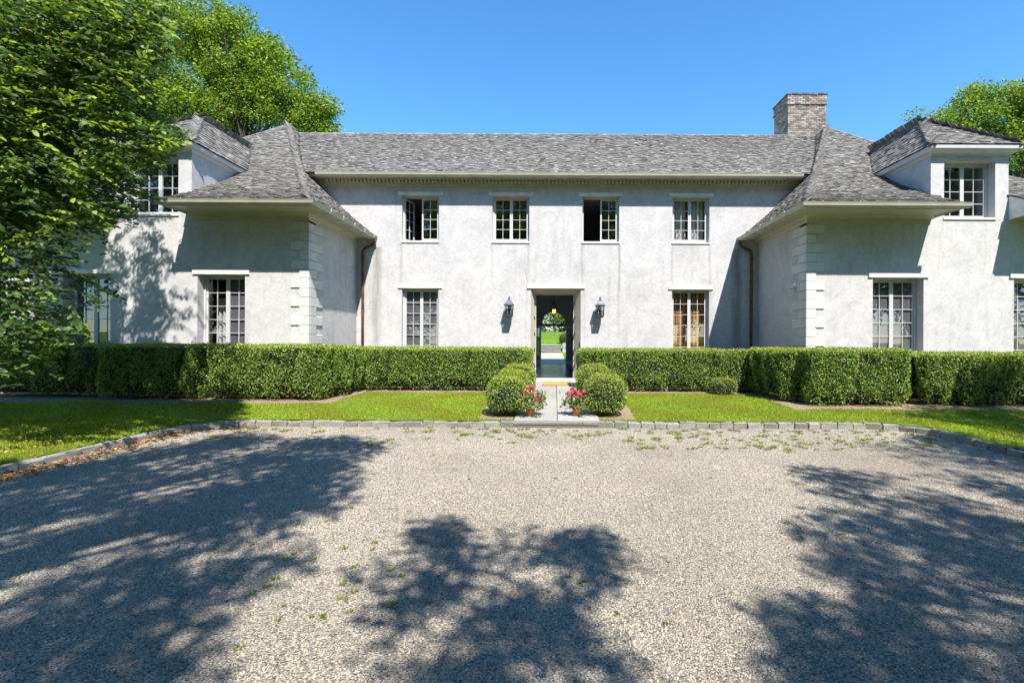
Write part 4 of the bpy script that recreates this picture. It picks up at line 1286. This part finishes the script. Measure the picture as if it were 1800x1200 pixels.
for x0, x1, lb in ((3.66, 4.15, "woven bamboo shade behind the casement nearer the front door"), (4.23, 4.72, "woven bamboo shade behind the casement nearer the wing")):
    o = empty("bamboo_shade", ((x0+x1)/2, 15.36, 0.95), label=lb, cat="window shade", group="bamboo shades")
    for k in range(14):
        z = 3.02-k*0.148
        mb = MB(); mb.box(-(x1-x0)/2, (x1-x0)/2, -0.006+0.004*(k%2), 0.006+0.004*(k%2), z-0.95-0.14, z-0.95)
        mb.build("slat", M['bamboo'], o)
    MB().box(-(x1-x0)/2, (x1-x0)/2, 0.006, 0.016, 0.01, 2.07).build("lining", M['bamboo'], o)

# ------------------------------------------------------------------ trees
def limb(mb, a, b, r0, r1, sag=0.12, n=6):
    a, b = Vector(a), Vector(b); L = (b-a).length
    c = (a+b)/2 + Vector((random.uniform(-1,1)*L*0.06, random.uniform(-1,1)*L*0.06, L*sag))
    pts = []; rad = []
    for i in range(n+1):
        t = i/n
        p = a*(1-t)**2 + c*2*t*(1-t) + b*t*t
        if 0 < i < n: p = p + Vector((random.gauss(0,0.012*L),)*1+(random.gauss(0,0.012*L), random.gauss(0,0.012*L)))
        pts.append(p); rad.append(r0+(r1-r0)*t)
    mb.tube(pts, rad, 7, False)
    return pts

def tree(name, label, base, clumps, trunk_h, r0, nleaf, lsize, cols, mat, group=None, bark='bark', limb_n=24, limb_max=None, wts=None, flat=0.75, drop=0.25):
    """clumps: (x, y, z, radius) in world space"""
    o = empty(name, base, label=label, cat="tree", group=group)
    bx, by, bz = base
    cl = np.array(clumps, float)
    mb = MB()
    pts = [(0,0,-0.2)]; rad = [r0*1.5]
    lean = (cl[:,:2].mean(0)-np.array([bx,by]))*0.25
    for i in range(1, 7):
        t = i/6
        pts.append((lean[0]*t*t+random.gauss(0,0.05), lean[1]*t*t+random.gauss(0,0.05), trunk_h*t)); rad.append(r0*(1.1-0.5*t))
    mb.tube(pts, rad, 10)
    mb.build("trunk", M[bark], o)
    mb = MB()
    sel = np.linspace(0, (limb_max or len(cl))-1, min(limb_n, len(cl))).astype(int)
    for k in sel:
        c = cl[k]-np.array([bx,by,bz,0])
        i = random.choice((3,4,5,6,6)); s = Vector(pts[i])
        q = limb(mb, s, c[:3], r0*0.32, r0*0.06, 0.10)
        for j in range(3):                                   # twigs to neighbouring clumps
            d = np.linalg.norm(cl[:,:3]-cl[k,:3], axis=1); nb = np.argsort(d)[1+j*2]
            if d[nb] < 3.5*cl[k,3]+1: limb(mb, q[random.choice((3,4,5))], cl[nb,:3]-np.array([bx,by,bz]), r0*0.1, r0*0.03, 0.05, 4)
    mb.build("branches", M[bark], o)
    w = cl[:,3]**2; w = w/w.sum()
    idx = rng.choice(len(cl), nleaf, p=w)
    d = unit(rng.normal(0, 1, (nleaf,3)))
    rr = rng.random((nleaf,1))**0.45
    P = cl[idx,:3] + d*rr*cl[idx,3:4]*np.array([1,1,flat])
    T = unit(d*np.array([1,1,0.3])+rng.normal(0,0.6,(nleaf,3))-np.array([0,0,drop]))
    Nn = np.array([0,0,1.0])+rng.normal(0,0.65,(nleaf,3))
    c = palette(nleaf, cols, wts)
    leaf_obj("crown", P, T, Nn, lsize*rng.uniform(0.7,1.3,nleaf), lsize*rng.uniform(0.4,0.65,nleaf), c, M[mat], o, off=base)
    return o

def crown_clumps(blobs, n, rmin, rmax, seed):
    """clump centres spread through a union of ellipsoids, mostly near their skins"""
    g = np.random.default_rng(seed); out = []
    vol = np.array([b[3]*b[4]*b[5] for b in blobs])**0.75; vol /= vol.sum()
    for _ in range(n):
        b = blobs[g.choice(len(blobs), p=vol)]
        d = unit(g.normal(0,1,3)); r = g.random()**0.28
        out.append((b[0]+d[0]*b[3]*r, b[1]+d[1]*b[4]*r, b[2]+d[2]*b[5]*r, g.uniform(rmin, rmax)))
    return out

LOCUST = [(0.185,0.30,0.026),(0.26,0.375,0.034),(0.12,0.21,0.02),(0.06,0.12,0.016),(0.36,0.44,0.06)]
TG = "tall trees standing behind the house"
def blob(px, py, Y, rp, depth=None, rz=None):
    x, y, z = px2(px, py, Y); r = rp/F*Y
    return (x, Y, z, r, depth or r*0.8, rz/F*Y if rz else r)
tree("locust_tree", "tall bright green tree with feathery rounded crown above the wing roof ridge", (-21.5, 33, 0),
     crown_clumps([blob(400,90,33,70), blob(455,140,33,70), blob(510,185,33,66), blob(555,215,33,42,None,48), blob(350,60,33,60), blob(470,105,34,38), blob(390,200,33,60)], 330, 0.55, 1.1, 1), 13, 0.42, 60000, 0.20, LOCUST, 'far', TG, limb_n=34)
tree("locust_tree", "tall spreading green tree behind the leafy tree beside the wing", (-27, 30, 0),
     crown_clumps([blob(210,60,30,105), blob(90,40,30,110), blob(270,170,30,70), blob(150,180,30,110), blob(275,30,30,45), blob(40,200,30,90), blob(320,140,31,45), blob(335,195,31,45)], 400, 0.6, 1.2, 2), 13, 0.45, 64000, 0.20, LOCUST, 'far', TG)
tree("locust_tree", "bright green rounded tree behind the dormer near the brick chimney", (33, 34, 0),
     crown_clumps([blob(1770,215,34,60), blob(1700,232,34,55), blob(1640,225,34,48,None,36), blob(1715,190,34,45), blob(1800,190,34,42), blob(1860,230,34,90), blob(1790,290,34,70)], 260, 0.55, 1.1, 3), 10, 0.4, 46000, 0.20, LOCUST, 'far', TG)

# trees behind the camera: clumps hang where the sun throws their shade on the court
def inside(poly, x, y):
    c = False; j = len(poly)-1
    for i in range(len(poly)):
        if (poly[i][1] > y) != (poly[j][1] > y) and x < (poly[j][0]-poly[i][0])*(y-poly[i][1])/(poly[j][1]-poly[i][1])+poly[i][0]: c = not c
        j = i
    return c
def shade(polys, gaps, n, h0, h1, rad, seed):
    g = random.Random(seed); out = []
    P = [[px2(a, b, z=0.0)[:2] for a, b in p] for p in polys]; G = [[px2(a, b, z=0.0)[:2] for a, b in p] for p in gaps]
    ar = []
    for p in P:
        s = sum(p[i-1][0]*p[i][1]-p[i][0]*p[i-1][1] for i in range(len(p))); ar.append(abs(s)/2)
    for p, a in zip(P, ar):
        k = 0; m = max(2, int(n*a/sum(ar)))
        xs = [q[0] for q in p]; ys = [q[1] for q in p]
        for _ in range(m*60):
            if k >= m: break
            x, y = g.uniform(min(xs), max(xs)), g.uniform(min(ys), max(ys))
            if not inside(p, x, y) or any(inside(q, x, y) for q in G): continue
            h = g.uniform(h0, h1); t = h/SUN.z
            out.append((x+SUN.x*t, y+SUN.y*t, h, g.uniform(*rad))); k += 1
    return out
left_p = [[(-400,900),(-150,830),(60,835),(330,775),(420,765),(520,775),(672,768),(655,795),(640,815),(600,815),(630,858),(590,868),(590,900),(520,925),(490,965),(500,1000),(520,1025),(430,1035),(390,1080),(400,1120),(350,1150),(330,1230),(200,1400),(-500,1400)]]
left_g = [[(220,870),(330,830),(370,845),(300,875)],[(430,790),(500,780),(500,800),(420,805)],[(450,830),(500,820),(480,840)],[(-20,950),(140,900),(160,920),(0,965)],[(0,1060),(100,1020),(130,1040),(0,1085)],[(240,985),(300,965),(300,990)],[(370,950),(430,945),(400,970)],[(-300,880),(-60,870),(-60,900),(-300,930)]]
SG = "shade trees standing behind the court"
SHC = [(0.10,0.17,0.02),(0.075,0.13,0.018),(0.14,0.21,0.03)]
cl = shade(left_p, left_g, 250, 7.0, 9.6, (0.28, 0.42), 5)
g_ = random.Random(4)
cl += [(g_.uniform(-10,-3), g_.uniform(-11,-5.5), g_.uniform(6.5,12), g_.uniform(0.6,1.0)) for _ in range(70)]
tree("maple_tree", "spreading green maple with a heavy limb reaching over the gravel court", (-6.6,-7.2,0), cl, 6.5, 0.36, 48000, 0.13, SHC, 'far', SG, limb_n=40)
mid_p = [[(745,925),(775,915),(805,945),(800,968),(760,965),(740,950)],[(765,1010),(800,985),(845,975),(852,1000),(835,1018),(800,1010),(770,1040)],[(690,980),(705,975),(700,990),(640,1020),(632,1014)],[(600,1085),(660,1060),(720,1040),(765,1040),(700,1070),(620,1100)],[(655,1130),(700,1108),(720,1120),(680,1150)],[(840,1050),(890,1060),(900,1100),(880,1180),(930,1260),(700,1260),(780,1180),(840,1150)],[(890,945),(915,935),(922,960),(905,985),(893,980)],[(945,975),(975,960),(1010,955),(1035,930),(1065,960),(1100,990),(1085,1005),(1060,1015),(1040,1045),(1022,1040),(1030,1000),(1000,975),(955,990)],[(930,1050),(960,1035),(985,1065),(1000,1100),(1010,1130),(985,1125),(950,1110),(905,1120),(910,1080)],[(955,1170),(985,1160),(990,1260),(940,1260)],[(1050,1160),(1085,1160),(1140,1260),(1040,1260)]]
cl = shade(mid_p, [], 105, 7.0, 7.8, (0.17, 0.27), 6)
cl += [(g_.uniform(0,7), g_.uniform(-13,-7.5), g_.uniform(6,12), g_.uniform(0.6,1.0)) for _ in range(70)]
tree("maple_tree", "tall green maple with thin outer twigs above the middle of the court", (2.8,-10,0), cl[::-1], 6.5, 0.34, 36000, 0.11, SHC, 'far', SG, limb_n=40, limb_max=70)
right_p = [[(1395,825),(1470,838),(1560,838),(1640,865),(1700,890),(1800,930),(2000,990),(2200,1150),(2200,1400),(1300,1400),(1330,1170),(1365,1085),(1430,1060),(1475,1040),(1500,1010),(1430,965),(1480,960),(1455,930),(1490,905),(1420,880),(1480,885),(1450,860)],[(1650,838),(1720,850),(1800,890),(1900,940),(1900,900),(1800,850),(1720,842)],[(1600,760),(1680,775),(1800,800),(1900,830),(1900,860),(1790,832),(1690,800)],[(1560,738),(1680,752),(1800,770),(2000,780),(2000,730),(1800,722),(1640,722)]]
right_g = [[(1560,858),(1620,880),(1630,895),(1580,880)],[(1580,980),(1640,1000),(1670,1020),(1600,1005)],[(1470,1055),(1560,1050),(1610,1090),(1540,1085)],[(1700,1040),(1750,1065),(1720,1060)]]
cl = shade(right_p, right_g, 230, 7.0, 9.6, (0.26, 0.40), 9)
cl = [c for c in cl if not (c[1] > 0.5 and c[0] < 1.2*c[1])]
cl += [(g_.uniform(8,14), g_.uniform(-8,-1), g_.uniform(6,12), g_.uniform(0.6,1.0)) for _ in range(60)]
tree("maple_tree", "green maple at the court edge whose boughs shade the lawn corner", (9.2,-4.5,0), cl, 6.0, 0.36, 46000, 0.13, SHC, 'far', SG, limb_n=40)
for k, (x, y, s) in enumerate(((-15,-19,1.5),(-5,-21,1.55),(6,-20,1.5),(17,-18,1.5),(-26,-14,1.5),(28,-12,1.4),(1.5,-30,1.7),(-11,-31,1.7),(14,-30,1.7))):
    lbs = ["dense green tree at the far end of the driveway lawn","broad dark tree closing the view across the drive","rounded green tree opposite the front door","leafy green tree opposite the chimney wing","wide green tree at the lawn edge beyond the evergreen","wide green tree at the lawn edge past the chimney wing","tall back row tree opposite the door","tall back row tree behind the drive end","tall back row tree behind the rounded tree"]
    tree("maple_tree", lbs[k], (x,y,-0.1), crown_clumps([(x,y,8*s,5.5*s,5*s,5.5*s),(x+2,y,4*s,5.5,4,3.8)], 170, 1.2, 2.1, 20+k), 6, 0.45, 11000, 0.6, SHC, 'far', "trees across the drive", limb_n=14)

# the leafy evergreen beside the court: twigs carrying rows of leaves
def near_tree():
    base = (-10.9, 7.9, 0.1)
    o = empty("evergreen_tree", base, label="large broadleaf evergreen with glossy hanging sprays beside the wing", cat="tree")
    g = np.random.default_rng(77)
    ys = [-900,-250,0,60,110,160,205,235,262,300,330,352,372,392,420,450,500,538,556,585,610,650,690,720]
    xs = [120,190,300,322,312,285,285,345,335,292,262,300,282,235,190,150,190,232,150,160,178,118,60,-100]
    bound = lambda py: np.interp(py, ys, xs)
    tw = []
    tries = 0
    while len(tw) < 7200 and tries < 400000:
        tries += 1
        y = g.uniform(5.6, 9.4); z = g.uniform(0.7, 10.5)
        x = g.uniform(-11.8, -3.6)
        px, py = VX+F*x/y, VY-F*(z-CH)/y
        if z < 1.5 and y > 8.7: continue
        if px < -420: continue
        if py < -900: continue
        m = bound(py)-px
        if m < 12: continue
        dens = 1.0
        if py > 330: dens = 0.40 if m < 110 else 0.72
        if py > 430: dens = 0.16 if m < 130 else 0.45
        if py > 585: dens = 0.45
        if py < 0: dens = 0.085
        if px < -60: dens *= 0.3
        if py > 610 and m < 40: dens *= 0.6
        if g.random() > dens: continue
        dy = YW-y; xw, zw = x-SUN.x/-SUN.y*dy, z-SUN.z/-SUN.y*dy      # where this spray's shade meets the wing wall
        if zw > 1.0:
            wp, wq = topx((xw, YW, zw))
            if wp > 350:
                if g.random() < 0.97: continue
            elif wp > 190:
                c1, c2 = 282-(wq-400)*0.03, 222-(wq-400)*0.08
                if abs(wp-c1) > 20+8*math.sin(wq*0.07) and abs(wp-c2) > 13 and g.random() < 0.95: continue
                elif g.random() < 0.35: continue
        dy = 10.8-y; xh, zh = x-SUN.x/-SUN.y*dy, z-SUN.z/-SUN.y*dy     # ... and the hedge face
        if 0.1 < zh < 1.5 and topx((xh, 10.8, zh))[0] > 330 and g.random() < 0.9: continue
        if 0.1 < zh < 1.5 and topx((xh, 10.8, zh))[0] > 190 and g.random() < 0.6: continue
        # drifts: leave gaps between sprays
        if math.sin(x*2.6+1.1*math.sin(z*1.9))*math.sin(z*3.1+y*1.3)+0.55*g.random() < -0.35: continue
        tw.append((x,y,z,m))
    tw = np.array(tw)
    P=[];T=[];Nn=[];Ls=[];Ws=[];C=[]
    mb = MB()
    for x,y,z,m in tw:
        out = np.array([x-base[0], (y-base[1])*0.8, 0]); out = out/np.linalg.norm(out)
        d = out*0.9+g.normal(0,0.42,3)+np.array([0.25,0,-0.22]); d /= np.linalg.norm(d)
        ln = g.uniform(0.28,0.62)
        tip = np.array([x,y,z]); a = tip-d*ln
        nl = int(ln/0.038)
        pyy = VY-F*(z-CH)/y
        young = g.random() < (0.36 if pyy < 300 else 0.18)
        side = np.cross(d, [0,0,1]); side /= np.linalg.norm(side)
        if g.random() < 0.35:
            mb.tube([tuple(a), tuple(a+d*ln*0.5+np.array([0,0,0.015])), tuple(tip)], [0.006,0.004,0.002], 4, False)
        for i in range(nl):
            t = (i+0.6)/nl
            p = a+d*ln*t+np.array([0,0,0.03*math.sin(t*3.1)])
            s = 1 if i % 2 else -1
            td = side*s*0.85+d*(0.55+0.6*t)+g.normal(0,0.22,3)
            P.append(p);T.append(td);Nn.append(np.array([0.1,-0.35,0.85])+g.normal(0,0.42,3))
            l = g.uniform(0.070,0.118)*(0.75 if t>0.9 else 1)
            Ls.append(l);Ws.append(l*g.uniform(0.40,0.52))
            if young and t > 0.35: c = np.array([0.27,0.37,0.03])*g.uniform(0.8,1.2)
            else: c = np.array([(0.045,0.10,0.022),(0.07,0.14,0.026),(0.12,0.195,0.035),(0.03,0.066,0.02)][g.integers(0,4)])*g.uniform(0.8,1.2)
            C.append(c)
    leaf_obj("crown", np.array(P), np.array(T), np.array(Nn), np.array(Ls), np.array(Ws), np.array(C), M['leaf'], o, fine=True, off=base)
    mb.v = [(a-base[0], b-base[1], c-base[2]) for a,b,c in mb.v]
    mb.build("twigs", M['bark'], o, kind="stuff")
    mb = MB()
    for (dx,dy,r) in ((0,0,0.16),(0.35,0.2,0.10),(-0.3,0.3,0.11),(0.5,-0.35,0.08)):
        mb.tube([(dx*0.4,dy*0.4,-0.2),(dx,dy,1.2),(dx*1.6+0.1,dy*1.6,3.5),(dx*2,dy*2-0.1,6.5),(dx*2.2,dy*2,9.5)], [r*1.2,r,r*0.8,r*0.55,r*0.2], 8)
    mb.build("trunk", M['bark'], o)
    mb = MB()
    sel = tw[np.argsort(g.random(len(tw)))[:150]]
    for x,y,z,m in sel:
        s0 = Vector((g.uniform(-0.3,0.6), g.uniform(-0.4,0.4), max(0.4, z-0.1-g.uniform(0.3,1.4))))
        limb(mb, s0, (x-base[0]-0.25, y-base[1], z-base[2]-0.05), 0.03, 0.008, 0.06, 5)
    mb.build("branches", M['bark'], o, kind="stuff")
near_tree()

# ------------------------------------------------------------------ grass, weeds, fallen leaves
def grass():
    P = []
    def strip(x0,x1,y0,y1,dens):
        n = int((x1-x0)*(y1-y0)*dens)
        return np.stack([rng.uniform(x0,x1,n), rng.uniform(y0,y1,n)],1)
    a = np.concatenate([strip(-13.0,13.0,8.82,12.55,2700), strip(-10.5,GX0-0.07,4.0,8.82,2700), strip(GX1+0.07,10.5,5.0,8.82,2700)])
    keep = np.abs(a[:,0]/a[:,1]) < 1.22
    for (x0,x1,y0,y1) in beds:
        wob = 0.09*np.sin(a[:,0]*2.3)+rng.normal(0,0.05,len(a))
        keep &= ~((a[:,0]>x0)&(a[:,0]<x1)&(a[:,1]>y0+wob)&(a[:,1]<y1))
    keep &= ~((a[:,0]>PX0-0.05)&(a[:,0]<PX1+0.05))
    a = a[keep]
    # lawn corners inside the rounded kerb
    n = len(a)
    z = np.array([lawn_z(x,y) for x,y in a])
    P = np.column_stack([a, z])
    tall = 0.75+0.35*np.sin(a[:,0]*1.7+np.sin(a[:,1]*2.1))*np.sin(a[:,1]*1.3)
    H = rng.uniform(0.025,0.055,n)*tall
    T = np.column_stack([rng.normal(0,0.45,n), rng.normal(0,0.45,n), np.ones(n)])
    Nn = np.column_stack([rng.normal(0,1,n), rng.normal(0,1,n)-0.3, np.full(n,0.3)])
    v = 0.5+0.5*np.sin(a[:,0]*2.9+2*np.sin(a[:,1]*1.9))
    c = palette(n, [(0.25,0.37,0.012),(0.18,0.30,0.012),(0.33,0.42,0.02),(0.46,0.42,0.08)], [0.38,0.28,0.22,0.12])
    c = c*(0.82+0.28*v[:,None])*np.column_stack([1+0.25*(1-v), np.ones(n), np.ones(n)])
    leaf_obj("grass", P, T, Nn, H, rng.uniform(0.006,0.011,n), c, M['grassblade'], label="short bright green lawn grass", kind="stuff")
grass()

def weeds():
    spots = []
    g = random.Random(12)
    for _ in range(150):                                   # sprouting along the kerb
        px = g.uniform(360, 1780)
        x, y, _z = px2(px, 752+abs(g.gauss(0,14))+(0 if px<1300 else 6), z=0.0)
        if GX0+0.1 < x < GX1-0.1 and y < 8.6: spots.append((x,y,g.uniform(0.4,1.0)))
    for _ in range(120):                                   # thick green fringe towards the chimney wing
        px = g.uniform(1100, 1640); x, y, _z = px2(px, g.uniform(752,792), z=0.0)
        if x < GX1-0.1 and y < 8.6: spots.append((x,y,g.uniform(0.3,0.8)))
    for _ in range(24):
        x, y, _z = px2(g.gauss(590,85), g.gauss(1010,60), z=0.0); spots.append((x,y,g.uniform(0.12,0.34)))
    for _ in range(22):
        x, y, _z = px2(g.uniform(300,1700), g.uniform(800,1150), z=0.0); spots.append((x,y,g.uniform(0.1,0.22)))
    P=[];T=[];L=[];W=[];C=[]
    for x,y,s in spots:
        k = int(14+22*s)
        for _ in range(k):
            a = g.uniform(0,6.28); sp = g.random()*0.07*s
            P.append((x+math.cos(a)*sp, y+math.sin(a)*sp, 0.004)); T.append((math.cos(a)*g.uniform(0.4,1.6), math.sin(a)*g.uniform(0.4,1.6), 1))
            L.append(g.uniform(0.025,0.075)*s+0.01); W.append(g.uniform(0.006,0.013))
            C.append([(0.17,0.25,0.03),(0.24,0.27,0.05),(0.12,0.20,0.03),(0.36,0.31,0.12)][g.choice((0,0,1,2,3))])
    n = len(P)
    leaf_obj("weeds", np.array(P), np.array(T), np.column_stack([rng.normal(0,1,(n,2)), np.full(n,0.4)]), np.array(L), np.array(W), np.array(C), M['grassblade'], label="small weed tufts sprouting through the gravel", kind="stuff")
weeds()

def litter():
    g = random.Random(33); P=[];C=[];L=[]
    for _ in range(1100):
        t = g.random()
        if t < 0.80: x = GX0+0.10+abs(g.gauss(0,0.17)); y = g.uniform(4.4,8.2)
        else: x = g.uniform(GX0+0.3,-5.2); y = 8.6-abs(g.gauss(0,0.2))
        P.append((x,y,0.012+g.random()*0.02)); C.append(g.choice(((0.30,0.17,0.07),(0.20,0.10,0.045),(0.40,0.26,0.10),(0.45,0.34,0.10),(0.24,0.12,0.06)))); L.append(g.uniform(0.04,0.08))
    for _ in range(260):
        x, y = g.uniform(-9.5,-6.5), g.uniform(5,10)
        P.append((x,y,lawn_z(x,y)+0.045)); C.append(g.choice(((0.34,0.22,0.10),(0.42,0.32,0.17)))); L.append(g.uniform(0.04,0.075))
    for _ in range(320):
        x = g.choice((-1,1))*g.uniform(1.6,9.5); y = (12.55 if abs(x) < 4.9 else 10.3)+abs(g.gauss(0,0.18))-0.1
        P.append((x,y,lawn_z(x,y)+0.02)); C.append(g.choice(((0.36,0.24,0.13),(0.44,0.33,0.2),(0.26,0.17,0.09)))); L.append(g.uniform(0.03,0.06))
    for _ in range(30):
        x, y, _z = px2(g.uniform(700,1750), g.uniform(790,1180), z=0.0); P.append((x,y,0.02)); C.append((0.38,0.2,0.1)); L.append(g.uniform(0.02,0.035))
    n = len(P); L = np.array(L)
    leaf_obj("fallen_leaves", np.array(P), np.column_stack([rng.normal(0,1,(n,2)), rng.normal(0,0.15,n)]), np.column_stack([rng.normal(0,0.3,(n,2)), np.ones(n)]), L, L*0.5, np.array(C), M['litter'], label="dry brown fallen leaves along the kerb", kind="stuff", fold=0.3)
litter()

# ------------------------------------------------------------------ the garden seen through the hall
def gz(x, y):
    if y < 35: return 0.30+0.30*(y-23.7)/11.3
    if y < 36.3: return 0.60+0.55*(y-35)/1.3 if abs(x+0.3) > 0.9 else 0.55
    return 1.15+min(y-36.3, 13)*0.088
sheet("garden_lawn", -40, 40, 23.76, 95, 60, 90, lambda x, y: gz(x, y)-0.01, M['grass_far'])
sheet("garden_path", -1.05, 0.55, 23.75, 35.0, 6, 30, lambda x, y: gz(x, y)+0.006, M['sandy'])
st = empty("garden_steps", (-0.28, 35.0, 0.60), label="flight of grey stone garden steps beyond the hall doors", cat="steps")
for k in range(4):
    MB().bevbox(-0.78, 0.78, k*0.34, k*0.34+0.37, k*0.142+0.085, k*0.142+0.135, 0.01, (0.40,0.39,0.38)).build("tread", M['slab'], st)
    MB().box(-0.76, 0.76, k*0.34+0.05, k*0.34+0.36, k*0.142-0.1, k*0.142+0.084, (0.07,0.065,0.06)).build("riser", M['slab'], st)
def pier(x, label):
    o = empty("stone_pier", (x, 35.15, 0.55), label=label, cat="stone pier", group="low stone piers beside the garden steps")
    MB().box(-0.34, 0.34, -0.24, 0.44, -0.1, 0.62).build("core", M['mortar'], o)
    r = random.Random(int(x*100)); z = 0
    while z < 0.6:
        h = r.uniform(0.09, 0.15); q = -0.36
        while q < 0.36:
            w = r.uniform(0.13,0.26); v = r.uniform(0.7,1.2)
            MB().bevbox(q+0.006, min(q+w,0.37)-0.006, -0.26, 0.0, z+0.005, z+h-0.006, 0.012, (0.40*v,0.385*v,0.36*v), 0.006).build("stone", M['slab'], o)
            q += w
        z += h
pier(0.92, "low rubble stone pier beside the garden steps below the round bush")
pier(-1.5, "low rubble stone pier beside the garden steps away from the bush")
b_ = ball("garden_bush", "rounded green bush above the garden steps", (1.0, 36.9), 0.75, 1.0, None, dens=500)
b_.location.z = 1.1
tree("garden_tree", "leafy tree on the slope beyond the garden steps", (-1.6, 52, 2.2), crown_clumps([(-1.5,50,6.2,4.5,3,2.6),(3.5,52,5.0,3.5,3,2.6),(-5.5,53,5.2,3.5,3,2.8)], 170, 0.6, 1.0, 41), 4.2, 0.42, 22000, 0.22, LOCUST, 'far', "trees on the garden slope", bark='palebark')
tree("garden_tree", "darker thick tree behind the garden slope", (4.5, 62, 2.2), crown_clumps([(2,58,5,7,3,3.8),(-7,60,5,6,3,3.8),(0,57,3.4,6,2,1.6)], 210, 0.8, 1.3, 42), 4, 0.4, 18000, 0.3, SHC, 'far', "trees on the garden slope")
